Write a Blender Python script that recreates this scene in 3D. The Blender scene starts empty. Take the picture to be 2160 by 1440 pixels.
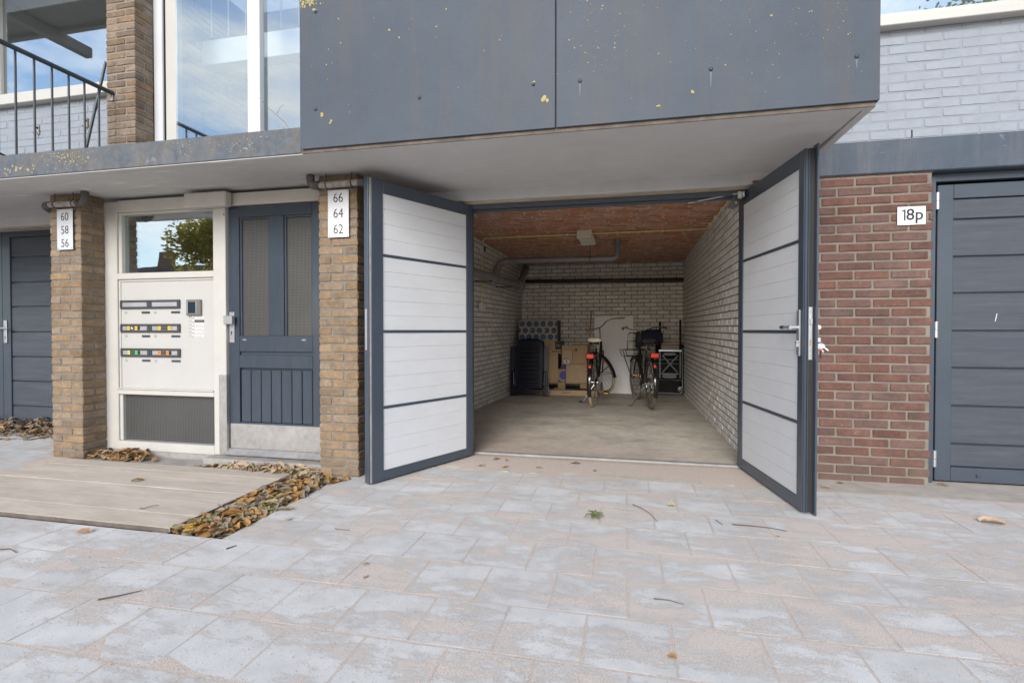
import bpy, bmesh, math, random
from mathutils import Vector, Matrix, noise
R = math.radians
rnd = random.Random(7)
S = bpy.context.scene
COL = S.collection

# ------------------------------------------------------------------ camera
cam_d = bpy.data.cameras.new('camera'); cam = bpy.data.objects.new('camera', cam_d); COL.objects.link(cam)
cam.location = (0, 0, 1.10)
cam.rotation_euler = (R(90 - 0.825), 0, R(12.38))
cam_d.lens = 18.0; cam_d.sensor_width = 36.0; cam_d.shift_y = -0.0037
cam_d.clip_start = 0.05; cam_d.clip_end = 600
S.camera = cam

# ------------------------------------------------------------------ light
SUN_EL, SUN_AZ = 27, 183       # azimuth measured clockwise from +Y
world = bpy.data.worlds.new('World'); S.world = world; world.use_nodes = True
nt = world.node_tree; N = nt.nodes; L = nt.links
for n in list(N): N.remove(n)
out = N.new('ShaderNodeOutputWorld'); bg = N.new('ShaderNodeBackground'); bg.inputs[1].default_value = 0.13
sky = N.new('ShaderNodeTexSky'); sky.sky_type = 'NISHITA'; sky.sun_disc = False
sky.sun_elevation = R(SUN_EL); sky.sun_rotation = R(SUN_AZ); sky.air_density = 1.0; sky.dust_density = 1.0; sky.ozone_density = 3.0
tc = N.new('ShaderNodeTexCoord'); mp = N.new('ShaderNodeMapping'); mp.inputs['Scale'].default_value = (1.6, 1.6, 5.0)
nz = N.new('ShaderNodeTexNoise'); nz.inputs['Scale'].default_value = 1.7; nz.inputs['Detail'].default_value = 7; nz.inputs['Roughness'].default_value = .6
rp = N.new('ShaderNodeValToRGB'); rp.color_ramp.elements[0].position = .45; rp.color_ramp.elements[1].position = .68
mx = N.new('ShaderNodeMix'); mx.data_type = 'RGBA'
mx.inputs[7].default_value = (7.0, 7.0, 7.1, 1)       # cloud white, as bright as lit cloud over this sky
L.new(tc.outputs['Generated'], mp.inputs[0]); L.new(mp.outputs[0], nz.inputs['Vector']); L.new(nz.outputs[0], rp.inputs[0])
L.new(rp.outputs[0], mx.inputs[0]); L.new(sky.outputs[0], mx.inputs[6]); L.new(mx.outputs[2], bg.inputs[0]); L.new(bg.outputs[0], out.inputs[0])
sun_d = bpy.data.lights.new('sun', 'SUN'); sun_d.energy = 1.8; sun_d.angle = R(28); sun_d.color = (1, .955, .90)
sun = bpy.data.objects.new('sun', sun_d); COL.objects.link(sun)
az, el = R(SUN_AZ), R(SUN_EL)
sd = Vector((math.sin(az) * math.cos(el), math.cos(az) * math.cos(el), math.sin(el)))
sun.rotation_euler = sd.to_track_quat('Z', 'Y').to_euler(); sun.location = sd * 30
S.view_settings.view_transform = 'Standard'; S.view_settings.look = 'None'
S.view_settings.exposure = 0.92; S.view_settings.gamma = 1.0; S.view_settings.use_curve_mapping = False
S.cycles.max_bounces = 12; S.cycles.diffuse_bounces = 9; S.cycles.glossy_bounces = 4; S.cycles.transparent_max_bounces = 12
S.cycles.sample_clamp_indirect = 6

# ------------------------------------------------------------------ materials
def mat(name, col, rough=.7, metal=0, var=0, vscale=6, col2=None, bump=0, bscale=60, rand=0, spec=.5, stretch=None,
        detail=5, ramp=(.35, .65), coat=0, extra=None):
    m = bpy.data.materials.new(name); m.use_nodes = True
    t = m.node_tree; n = t.nodes; l = t.links; b = n['Principled BSDF']
    b.inputs['Roughness'].default_value = rough; b.inputs['Metallic'].default_value = metal
    b.inputs['Specular IOR Level'].default_value = spec
    if coat: b.inputs['Coat Weight'].default_value = coat; b.inputs['Coat Roughness'].default_value = .08
    g = n.new('ShaderNodeNewGeometry'); oi = n.new('ShaderNodeObjectInfo')
    vec = g.outputs['Position']
    if stretch:
        mpn = n.new('ShaderNodeMapping'); mpn.inputs['Scale'].default_value = stretch; l.new(vec, mpn.inputs[0]); vec = mpn.outputs[0]
    def noi(scale, det=5, rg=.6, v=None):
        x = n.new('ShaderNodeTexNoise'); x.inputs['Scale'].default_value = scale; x.inputs['Detail'].default_value = det
        x.inputs['Roughness'].default_value = rg; l.new(v or vec, x.inputs['Vector']); return x.outputs[0]
    def mixc(fac, a, b2, typ='MIX'):
        x = n.new('ShaderNodeMix'); x.data_type = 'RGBA'; x.blend_type = typ
        if isinstance(fac, (int, float)): x.inputs[0].default_value = fac
        else: l.new(fac, x.inputs[0])
        for i, v in ((6, a), (7, b2)):
            if isinstance(v, tuple): x.inputs[i].default_value = (*v[:3], 1)
            else: l.new(v, x.inputs[i])
        return x.outputs[2]
    def ramp_(src, lo, hi):
        x = n.new('ShaderNodeMapRange'); x.inputs[1].default_value = lo; x.inputs[2].default_value = hi; x.clamp = True
        l.new(src, x.inputs[0]); return x.outputs[0]
    def math_(op, a, b2=None):
        x = n.new('ShaderNodeMath'); x.operation = op
        for i, v in ((0, a), (1, b2)):
            if v is None: continue
            if isinstance(v, (int, float)): x.inputs[i].default_value = v
            else: l.new(v, x.inputs[i])
        return x.outputs[0]
    c = col
    if col2 is not None: c = mixc(ramp_(noi(vscale, detail), *ramp), col, col2)
    if rand:
        r1 = math_('MULTIPLY_ADD', oi.outputs['Random'], 2 * rand)
        x = n.new('ShaderNodeMath'); x.operation = 'MULTIPLY_ADD'; l.new(oi.outputs['Random'], x.inputs[0]); x.inputs[1].default_value = 2 * rand; x.inputs[2].default_value = 1 - rand
        hv = n.new('ShaderNodeHueSaturation'); l.new(x.outputs[0], hv.inputs['Value'])
        if isinstance(c, tuple): hv.inputs['Color'].default_value = (*c, 1)
        else: l.new(c, hv.inputs['Color'])
        # a second random shifts saturation
        y = n.new('ShaderNodeMath'); y.operation = 'MULTIPLY'; l.new(oi.outputs['Random'], y.inputs[0]); y.inputs[1].default_value = 37.7
        f = n.new('ShaderNodeMath'); f.operation = 'FRACT'; l.new(y.outputs[0], f.inputs[0])
        s_ = n.new('ShaderNodeMapRange'); s_.inputs[3].default_value = 1 - rand; s_.inputs[4].default_value = 1 + rand * .8; l.new(f.outputs[0], s_.inputs[0])
        l.new(s_.outputs[0], hv.inputs['Saturation'])
        c = hv.outputs[0]
    if var:
        f = ramp_(noi(vscale * 4.3, 4), .3, .7)
        lo = tuple(1 - var for _ in range(3)); hi = tuple(1 + var * .5 for _ in range(3))
        c = mixc(1.0, c, mixc(f, lo, hi), 'MULTIPLY')
    H = dict(n=n, l=l, g=g, oi=oi, noi=noi, mixc=mixc, ramp=ramp_, math=math_, b=b, vec=vec)
    if extra: c = extra(H, c) or c
    if isinstance(c, tuple): b.inputs['Base Color'].default_value = (*c[:3], 1)
    else: l.new(c, b.inputs['Base Color'])
    if bump and 'bumped' not in H:
        bn = n.new('ShaderNodeBump'); bn.inputs['Strength'].default_value = bump; bn.inputs['Distance'].default_value = .004
        l.new(noi(bscale, 5, .65), bn.inputs['Height']); l.new(bn.outputs[0], b.inputs['Normal'])
    return m

def pos_xyz(H):
    s = H['n'].new('ShaderNodeSeparateXYZ'); H['l'].new(H['g'].outputs['Position'], s.inputs[0]); return s.outputs

def streaks(dark, amount=.5, sc=9):
    """vertical rain streaks on painted sheets and concrete (dirt)"""
    def f(H, c):
        mpn = H['n'].new('ShaderNodeMapping'); mpn.inputs['Scale'].default_value = (sc, sc, .7); H['l'].new(H['g'].outputs['Position'], mpn.inputs[0])
        s = H['ramp'](H['noi'](1.0, 6, .7, mpn.outputs[0]), .48, .72)
        s = H['math']('MULTIPLY', s, amount)
        return H['mixc'](s, c, dark)
    return f

def brick_extra(mask_col, lo=.58, hi=.7, sc=3.0, amt=.6, face=None):
    def f(H, c):
        s = H['math']('MULTIPLY', H['ramp'](H['noi'](sc, 6, .7), lo, hi), amt)
        return H['mixc'](s, c, mask_col)
    return f

M = {}
def sand_mix(H, c, base_lo, base_hi, edge=True):
    """pink jointing sand lying in patches over the slabs: its own shape in world space"""
    n, l = H['n'], H['l']; x, y, z = pos_xyz(H)
    mpn = n.new('ShaderNodeMapping'); mpn.inputs['Scale'].default_value = (.8, 1.9, 1); mpn.inputs['Rotation'].default_value = (0, 0, .25); l.new(H['g'].outputs['Position'], mpn.inputs[0])
    big = H['noi'](2.3, 10, .74, mpn.outputs[0])
    # swept clean near the wall on the left, thick in the middle of the yard
    left = H['ramp'](x, -2.2, .2); far = H['ramp'](y, 3.9, 3.0); nearc = H['ramp'](y, 1.1, 2.2)
    dens = H['math']('MULTIPLY', H['math']('MULTIPLY_ADD', left, .8), 1.0)
    d2 = n.new('ShaderNodeMath'); d2.operation = 'MULTIPLY_ADD'; l.new(left, d2.inputs[0]); d2.inputs[1].default_value = .10; d2.inputs[2].default_value = -.07
    d3 = n.new('ShaderNodeMath'); d3.operation = 'MULTIPLY_ADD'; l.new(nearc, d3.inputs[0]); d3.inputs[1].default_value = .055; l.new(d2.outputs[0], d3.inputs[2])
    d4 = n.new('ShaderNodeMath'); d4.operation = 'MULTIPLY_ADD'; l.new(far, d4.inputs[0]); d4.inputs[1].default_value = .05; l.new(d3.outputs[0], d4.inputs[2])
    bs_ = n.new('ShaderNodeMath'); bs_.operation = 'MULTIPLY_ADD'; l.new(big, bs_.inputs[0]); bs_.inputs[1].default_value = 2.1; bs_.inputs[2].default_value = -.625
    f = H['math']('ADD', bs_.outputs[0], d4.outputs[0])
    if edge:
        tcn = n.new('ShaderNodeTexCoord'); sp = n.new('ShaderNodeSeparateXYZ'); l.new(tcn.outputs['Object'], sp.inputs[0])
        m_ = H['math']('MAXIMUM', H['math']('ABSOLUTE', sp.outputs[0]), H['math']('ABSOLUTE', sp.outputs[1]))
        e = H['math']('MULTIPLY', H['ramp'](m_, .138, .1495), .07)
        f = H['math']('ADD', f, e)
    fine = H['noi'](150, 4, .85, H['g'].outputs['Position'])
    fs = n.new('ShaderNodeMath'); fs.operation = 'MULTIPLY_ADD'; l.new(fine, fs.inputs[0]); fs.inputs[1].default_value = .95; fs.inputs[2].default_value = -.475
    f = H['math']('ADD', f, fs.outputs[0])
    m = H['math']('MULTIPLY', H['ramp'](f, base_lo, base_hi), .92)
    grain = H['noi'](330, 3, .9, H['g'].outputs['Position'])
    sandc = H['mixc'](H['ramp'](grain, .40, .60), (.33, .27, .23), (.78, .70, .63))
    # pale dust film
    dust = H['math']('MULTIPLY', H['ramp'](H['noi'](2.1, 7, .7, mpn.outputs[0]), .55, .75), .28)
    c = H['mixc'](dust, c, (.68, .665, .64))
    c = H['mixc'](m, c, sandc)
    if edge: c = H['mixc'](H['math']('MULTIPLY', H['ramp'](m_, .1476, .1492), .34), c, (.26, .20, .17))      # darker brown line along the slab edges
    if not edge: c = H['mixc'](1.0, c, (.97, .96, .95), 'MULTIPLY')
    bn = n.new('ShaderNodeBump'); bn.inputs['Strength'].default_value = .6; bn.inputs['Distance'].default_value = .002
    hgt = H['math']('ADD', H['math']('MULTIPLY', m, H['math']('MULTIPLY_ADD', grain, 1.4)), H['math']('MULTIPLY', H['noi'](160, 4, .7, H['g'].outputs['Position']), .5))
    l.new(hgt, bn.inputs['Height']); l.new(bn.outputs[0], H['b'].inputs['Normal'])
    H['bumped'] = 1
    return c
def paver_extra(H, c):
    pit = H['ramp'](H['noi'](170, 2, .5, H['g'].outputs['Position']), .66, .70)     # tiny open pores
    c = H['mixc'](H['math']('MULTIPLY', pit, .75), c, (.13, .13, .13))
    return sand_mix(H, c, .52, .60)
M['paver'] = mat('paver_concrete', (.50, .495, .48), .85, col2=(.58, .572, .555), vscale=2.2, var=.10, rand=.055, extra=paver_extra, spec=.3)
M['sand'] = mat('joint_sand', (.40, .32, .28), .95, extra=lambda H, c: sand_mix(H, c, -.6, -.4, edge=False), spec=.2)
M['apron'] = mat('mortar_apron', (.46, .42, .375), .95, col2=(.36, .33, .29), vscale=7, extra=lambda H, c: sand_mix(H, c, .60, .78, edge=False), spec=.2)
M['soil'] = mat('ground_soil', (.30, .25, .21), .95, col2=(.2, .17, .14), vscale=3, bump=.6)
M['kerbbrick'] = mat('pale_paving_brick', (.44, .40, .31), .9, col2=(.52, .50, .44), vscale=5, rand=.15, bump=.4)
M['wood_deck'] = mat('weathered_plywood', (.43, .37, .30), .8, col2=(.54, .47, .395), vscale=2.6, stretch=(1, 4, 4), var=.09, bump=.35, bscale=40, rand=.07,
                     extra=lambda H, c: H['mixc'](H['math']('MULTIPLY', H['ramp'](H['noi'](1.3, 8, .7), .58, .75), .55), c, (.22, .16, .11)))
M['mortar'] = mat('mortar_grey', (.21, .195, .17), .95, col2=(.155, .145, .13), vscale=8, bump=.8, bscale=120)
M['mortar_light'] = mat('mortar_light', (.225, .20, .165), .95, col2=(.17, .15, .125), vscale=8, bump=.8, bscale=120)
M['mortar_dark'] = mat('mortar_dark', (.22, .19, .155), .95, col2=(.28, .245, .20), vscale=6, bump=.8, bscale=120)
M['brick_yellow'] = mat('brick_yellow_brown', (.285, .198, .118), .88, col2=(.20, .14, .088), vscale=11, var=.22, rand=.16, bump=.9, bscale=70,
                        extra=brick_extra((.38, .31, .22), .62, .74, 14, .5))
def base_dark(H, c):
    x, y, z = pos_xyz(H)
    w = H['math']('ADD', z, H['math']('MULTIPLY', H['noi'](4, 4), .25))
    f = H['math']('MULTIPLY', H['ramp'](w, .38, .16), .55)      # splash-water grime on the lowest courses
    return H['mixc'](f, brick_extra((.52, .36, .30), .63, .75, 16, .35)(H, c), (.12, .085, .07))
M['brick_red'] = mat('brick_red', (.155, .080, .062), .88, col2=(.11, .058, .047), vscale=9, var=.2, rand=.16, bump=.9, bscale=80, extra=base_dark)
M['brick_brown'] = mat('brick_brown', (.25, .175, .115), .9, col2=(.16, .115, .08), vscale=11, var=.2, rand=.25, bump=.9, bscale=70,
                       extra=brick_extra((.32, .28, .24), .6, .74, 12, .5))
M['brick_painted'] = mat('brick_painted_blue_white', (.275, .305, .345), .6, col2=(.25, .275, .31), vscale=5, var=.06, bump=.5, bscale=50,
                         extra=brick_extra((.28, .26, .24), .70, .78, 9, .5))
M['mortar_painted'] = mat('mortar_painted', (.255, .28, .32), .75, col2=(.24, .26, .30), vscale=9, bump=.8)
def garage_ex(H, c):
    s = H['math']('MULTIPLY', H['ramp'](H['noi'](2.2, 7, .75), .60, .72), .5)
    return H['mixc'](s, c, (.25, .20, .14))
M['brick_white'] = mat('brick_lime_grey', (.73, .715, .675), .85, col2=(.65, .635, .595), vscale=7, var=.15, rand=.12, bump=.7, bscale=60, extra=garage_ex)
M['brick_ceiling'] = mat('brick_orange_clay', (.53, .25, .14), .85, col2=(.36, .16, .09), vscale=8, var=.25, rand=.2, bump=.8, bscale=60, stretch=(1, 2.5, 1),
                         extra=brick_extra((.58, .48, .40), .54, .66, 5, .8))
M['mortar_ceiling'] = mat('mortar_ceiling', (.52, .43, .34), .95, col2=(.40, .31, .235), vscale=7, bump=.8)
def floor_ex(H, c):
    mpn = H['n'].new('ShaderNodeMapping'); mpn.inputs['Scale'].default_value = (1, 1.6, 1); H['l'].new(H['g'].outputs['Position'], mpn.inputs[0])
    a = H['math']('MULTIPLY', H['ramp'](H['noi'](1.3, 8, .72, mpn.outputs[0]), .5, .68), .6)
    c = H['mixc'](a, c, (.20, .175, .14))
    x, y, z = pos_xyz(H)
    b = H['math']('MULTIPLY', H['ramp'](H['math']('ADD', y, H['math']('MULTIPLY', x, .5)), 5.4, 4.0), .5)
    c = H['mixc'](b, c, (.42, .30, .245))                       # pink sand walked in
    s = H['math']('MULTIPLY', H['ramp'](H['noi'](5, 8, .8, mpn.outputs[0]), .62, .7), .5)
    return H['mixc'](s, c, (.42, .40, .36))
M['runmark'] = mat('lime_run', (.15, .16, .17), .9)
M['gallery_white'] = mat('gallery_white_paint', (.85, .85, .86), .5)
M['edge_shade'] = mat('shade_brown', (.17, .14, .115), .95, col2=(.10, .085, .07), vscale=12, bump=.6)  # dark brown for painted shade: board edges, board gaps, rim under the cladding
M['threshold_grey'] = mat('grey_threshold_paint', (.36, .36, .36), .6, col2=(.28, .275, .265), vscale=8)
M['floor'] = mat('garage_concrete_floor', (.54, .50, .43), .8, col2=(.44, .405, .35), vscale=3, var=.15, bump=.4, bscale=40, extra=floor_ex)
PB = (.105, .128, .158)
M['sheet'] = mat('blue_grey_painted_sheet', (.038, .055, .078), .6, col2=(.047, .064, .087), vscale=2, var=.08, bump=.35, bscale=130, extra=streaks((.070, .062, .058), .65, 9))
def band_ex(H, c):
    c = streaks((.22, .20, .18), .3, 6)(H, c)
    p = H['math']('MULTIPLY', H['ramp'](H['noi'](6, 6, .75), .62, .68), .35)
    return H['mixc'](p, c, (.30, .33, .38))
M['band'] = mat('blue_grey_painted_concrete', (.046, .064, .090), .6, col2=(.055, .074, .10), vscale=4, var=.1, bump=.6, bscale=35, extra=band_ex)
M['slabface'] = mat('weathered_painted_concrete', (.085, .105, .13), .75, col2=(.125, .12, .115), vscale=5, var=.25, bump=.8, bscale=45, extra=band_ex)
def soffit_ex(H, c):
    x, y, z = pos_xyz(H)
    mpn = H['n'].new('ShaderNodeMapping'); mpn.inputs['Scale'].default_value = (.8, 4, 1); H['l'].new(H['g'].outputs['Position'], mpn.inputs[0])
    fl = H['math']('MULTIPLY', H['ramp'](H['noi'](2.6, 8, .75, mpn.outputs[0]), .55, .66), H['ramp'](x, -1.7, -3.4))
    c = H['mixc'](fl, c, (.74, .71, .66))                       # flaked whitewash
    st = H['math']('MULTIPLY', H['ramp'](H['noi'](1.1, 7, .7, mpn.outputs[0]), .55, .75), .28)
    return H['mixc'](st, c, (.30, .27, .245))
M['soffit'] = mat('soffit_grey_paint', (.54, .54, .53), .8, col2=(.50, .50, .49), vscale=1.5, var=.05, bump=.3, bscale=25, extra=soffit_ex)
M['concrete'] = mat('plain_concrete', (.36, .34, .31), .9, col2=(.27, .255, .235), vscale=6, var=.15, bump=.8, bscale=50)
M['timber_raw'] = mat('raw_timber_strip', (.42, .36, .27), .85, col2=(.30, .25, .19), vscale=5, stretch=(1, 6, 6), bump=.5)
M['white_timber'] = mat('cream_painted_timber', (.51, .495, .46), .42, col2=(.475, .46, .43), vscale=3, var=.03, bump=.12, bscale=60)
M['white_panel'] = mat('cream_panel', (.455, .445, .425), .6, col2=(.435, .425, .405), vscale=3, bump=.15, bscale=180)
M['white_plastic'] = mat('white_trim', (.58, .59, .60), .35, col2=(.61, .62, .63), vscale=4)
M['cream_trim'] = mat('cream_window_trim', (.52, .505, .465), .4, col2=(.49, .475, .435), vscale=3)
M['anthracite'] = mat('anthracite_metal_paint', (.048, .063, .084), .32, col2=(.055, .070, .092), vscale=3, var=.05, spec=.5, coat=.15)
M['door_paint'] = mat('anthracite_gloss_timber', (.036, .050, .070), .26, col2=(.044, .058, .078), vscale=4, var=.06, bump=.12, bscale=30, stretch=(4, 4, .8), coat=.4)
M['slat_dark'] = mat('anthracite_woodgrain_panel', (.044, .055, .072), .55, col2=(.06, .07, .088), vscale=2.2, stretch=(1, 5, 14), var=.12, bump=.5, bscale=90,
                     extra=lambda H, c: H['mixc'](H['math']('MULTIPLY', H['ramp'](H['noi'](1.2, 5, .6), .56, .66), .14), c, (.15, .16, .18)))
M['slat_white'] = mat('white_ribbed_panel', (.67, .675, .69), .5, col2=(.64, .645, .66), vscale=2, var=.03, bump=.25, bscale=220, stretch=(1, 1, 3))
M['steel'] = mat('brushed_steel', (.52, .51, .50), .42, metal=.7, col2=(.42, .41, .40), vscale=5, var=.15, bump=.15, bscale=90)
M['alu'] = mat('satin_aluminium', (.62, .63, .65), .33, metal=.8, col2=(.55, .56, .58), vscale=9)
M['alu_sign'] = mat('aluminium_sign_plate', (.66, .67, .69), .45, metal=.25, col2=(.60, .61, .63), vscale=9)
M['enamel'] = mat('white_enamel_plate', (.80, .80, .82), .25)
M['black_print'] = mat('black_print', (.02, .02, .025), .6)
M['grey_print'] = mat('grey_print', (.20, .195, .185), .7)
M['slot_frame'] = mat('charcoal_plastic', (.055, .058, .065), .4)
M['slot_flap'] = mat('brushed_flap', (.55, .55, .56), .35, metal=.5, col2=(.45, .45, .46), vscale=12)
M['yellow'] = mat('yellow_sticker', (.80, .50, .03), .5); M['lime'] = mat('lime_sticker', (.62, .66, .10), .5)
M['green'] = mat('green_sticker', (.06, .50, .13), .5); M['orange'] = mat('orange_sticker', (.80, .25, .02), .5)
M['taupe'] = mat('taupe_metal', (.20, .185, .175), .4, metal=.4)
M['screen'] = mat('dark_screen', (.02, .035, .045), .08, spec=.8)
M['pvc'] = mat('grey_pvc', (.20, .20, .21), .35, col2=(.17, .17, .18), vscale=4, var=.08)
M['pipe_old'] = mat('weathered_pipe', (.38, .37, .35), .7, col2=(.24, .22, .20), vscale=22, var=.25, bump=.5)
M['pipe_dark'] = mat('dark_rubber_pipe', (.075, .07, .065), .7, col2=(.12, .11, .10), vscale=20, var=.3, bump=.5)
M['black_pipe'] = mat('black_pipe', (.018, .018, .018), .45)
M['rust'] = mat('rusty_iron', (.13, .06, .035), .9, col2=(.07, .045, .035), vscale=30)
M['conduit'] = mat('yellow_conduit', (.70, .60, .20), .5, col2=(.62, .52, .18), vscale=5)
M['lampbox'] = mat('cream_plastic', (.62, .57, .44), .45); M['socket'] = mat('pale_plastic', (.62, .61, .58), .45)
M['card'] = mat('cardboard', (.50, .35, .22), .85, col2=(.43, .30, .185), vscale=4, rand=.12, var=.05)
M['card_blue'] = mat('print_blue', (.03, .10, .21), .7); M['card_violet'] = mat('print_violet', (.08, .08, .30), .7)
M['card_dark'] = mat('print_dark_green', (.03, .045, .045), .7); M['card_side'] = mat('dark_card_side', (.06, .06, .058), .8)
M['paper'] = mat('white_label', (.62, .62, .64), .6)
M['tape'] = mat('parcel_tape', (.42, .31, .19), .3)
M['palletwood'] = mat('pallet_wood', (.42, .29, .16), .85, col2=(.32, .21, .11), vscale=5, stretch=(1, 5, 5), bump=.4)
M['navy_plastic'] = mat('navy_resin', (.0045, .005, .018), .2, spec=.5); M['navy_dark'] = mat('navy_grey_resin', (.012, .015, .028), .35)
M['board'] = mat('white_board', (.82, .82, .83), .55, col2=(.78, .78, .79), vscale=1.2, var=.03)
M['bamboo'] = mat('bamboo_stick', (.36, .20, .10), .6)
M['black_paint'] = mat('black_enamel', (.010, .010, .011), .18, coat=.5); M['black_matte'] = mat('black_rubber', (.018, .018, .019), .7)
M['chrome'] = mat('chrome', (.62, .61, .59), .2, metal=.95); M['tyre_cream'] = mat('cream_tyre', (.52, .42, .28), .75, col2=(.42, .33, .22), vscale=12)
M['tyre_grey'] = mat('grey_brown_tyre', (.16, .13, .11), .8, col2=(.10, .085, .07), vscale=12); M['saddle'] = mat('cream_saddle', (.66, .58, .45), .45)
M['cork'] = mat('cork_grip', (.46, .32, .17), .7); M['tan'] = mat('brown_grip', (.20, .11, .07), .6)
M['amber'] = mat('amber_reflector', (.85, .33, .02), .3)
m = mat('red_reflector', (.85, .06, .02), .25, spec=.8)                       # fluorescent red reflectors shine back brightly
M['reflector'] = m
M['navy_cloth'] = mat('navy_cloth', (.012, .013, .035), .95, bump=.5, bscale=60)
M['grey_steel_tube'] = mat('dark_grey_tube', (.10, .105, .12), .35, metal=.5); M['table_black'] = mat('black_table_top', (.008, .008, .009), .6, spec=.2)
M['wood_seat'] = mat('wood_seat', (.42, .25, .12), .5, col2=(.34, .19, .09), vscale=6, stretch=(1, 8, 8))
M['leaf_a'] = mat('dry_leaf_brown', (.27, .15, .075), .9, col2=(.37, .24, .125), vscale=14, rand=.3)
M['leaf_b'] = mat('dry_leaf_tan', (.38, .31, .20), .9, col2=(.28, .205, .125), vscale=16, rand=.3)
M['leaf_c'] = mat('leaf_olive', (.31, .28, .14), .8, col2=(.24, .19, .09), vscale=16, rand=.3)
M['leaf_y'] = mat('leaf_yellow', (.60, .46, .07), .7, col2=(.6, .4, .05), vscale=16)
M['leaf_g'] = mat('leaf_green', (.13, .17, .05), .7, col2=(.09, .12, .03), vscale=20)
M['twig'] = mat('twig_bark', (.17, .10, .06), .9, col2=(.09, .055, .035), vscale=30)
M['lichen'] = mat('yellow_lichen', (.40, .31, .08), .95, col2=(.42, .37, .20), vscale=40, bump=.8, bscale=200)
M['lichen_pale'] = mat('pale_lichen', (.38, .36, .29), .95, col2=(.34, .28, .12), vscale=20, bump=.8, bscale=200)
M['grit'] = mat('grit', (.34, .22, .18), .9, rand=.4, col2=(.7, .64, .60), vscale=90)
M['rail'] = mat('dark_green_black_steel', (.030, .040, .045), .45, col2=(.045, .055, .06), vscale=8, var=.2)
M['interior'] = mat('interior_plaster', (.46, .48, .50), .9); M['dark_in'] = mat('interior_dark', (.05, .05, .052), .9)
M['dark_soffit'] = mat('overhead_soffit', (.17, .16, .14), .9, col2=(.13, .12, .105), vscale=2)
M['bark'] = mat('bark', (.10, .075, .055), .95, bump=.8); M['crown'] = mat('autumn_foliage', (.26, .22, .05), .8, col2=(.13, .13, .035), vscale=1.2)
M['crown2'] = mat('green_foliage', (.055, .075, .022), .8, col2=(.03, .045, .015), vscale=1.2)
M['house_wall'] = mat('house_brick_far', (.24, .14, .10), .9, col2=(.19, .115, .085), vscale=3); M['roof'] = mat('roof_tiles_far', (.11, .075, .06), .85)

def translucent(m, col, f=.5):
    t = m.node_tree; n = t.nodes; l = t.links; tr = n.new('ShaderNodeBsdfTranslucent'); tr.inputs[0].default_value = (*col, 1)
    mxn = n.new('ShaderNodeMixShader'); mxn.inputs[0].default_value = f; l.new(n['Principled BSDF'].outputs[0], mxn.inputs[1]); l.new(tr.outputs[0], mxn.inputs[2]); l.new(mxn.outputs[0], n['Material Output'].inputs[0])
translucent(M['crown'], (.55, .46, .10), .5); translucent(M['crown2'], (.20, .28, .06), .4)
def glass(name, tint=(.9, .95, .95), fac=.22, rough=0.0, bump=None, through=(.9, .93, .93)):
    m = bpy.data.materials.new(name); m.use_nodes = True; t = m.node_tree; n = t.nodes; l = t.links
    n.remove(n['Principled BSDF']); o = n['Material Output']
    tr = n.new('ShaderNodeBsdfTransparent'); tr.inputs[0].default_value = (*through, 1)
    gl = n.new('ShaderNodeBsdfGlossy'); gl.inputs['Roughness'].default_value = rough; gl.inputs[0].default_value = (*tint, 1)
    lw = n.new('ShaderNodeLayerWeight'); lw.inputs[0].default_value = .5; fr = n.new('ShaderNodeMath'); fr.operation = 'POWER'; l.new(lw.outputs['Facing'], fr.inputs[0]); fr.inputs[1].default_value = 4
    ad = n.new('ShaderNodeMath'); ad.operation = 'MULTIPLY_ADD'; ad.use_clamp = True; l.new(fr.outputs[0], ad.inputs[0]); ad.inputs[1].default_value = .8; ad.inputs[2].default_value = fac
    mxn = n.new('ShaderNodeMixShader'); l.new(ad.outputs[0], mxn.inputs[0]); l.new(tr.outputs[0], mxn.inputs[1]); l.new(gl.outputs[0], mxn.inputs[2]); l.new(mxn.outputs[0], o.inputs[0])
    if bump:
        g = n.new('ShaderNodeNewGeometry'); w = n.new('ShaderNodeTexNoise'); w.inputs['Scale'].default_value = bump; l.new(g.outputs['Position'], w.inputs['Vector'])
        bn = n.new('ShaderNodeBump'); bn.inputs['Strength'].default_value = .25; bn.inputs['Distance'].default_value = .003; l.new(w.outputs[0], bn.inputs['Height']); l.new(bn.outputs[0], gl.inputs['Normal'])
    return m
M['glass'] = glass('window_glass', fac=.42)
M['glass_clear'] = glass('loggia_glass', fac=.27)
M['glass_low'] = glass('window_glass_lower', fac=.40, bump=2.5)
M['glass_wired'] = mat('wired_glass', (.055, .056, .055), .2, col2=(.08, .08, .078), vscale=3, bump=.3, bscale=90, spec=.7)
M['wire'] = mat('glass_wire', (.14, .14, .135), .3, metal=.4)

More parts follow.
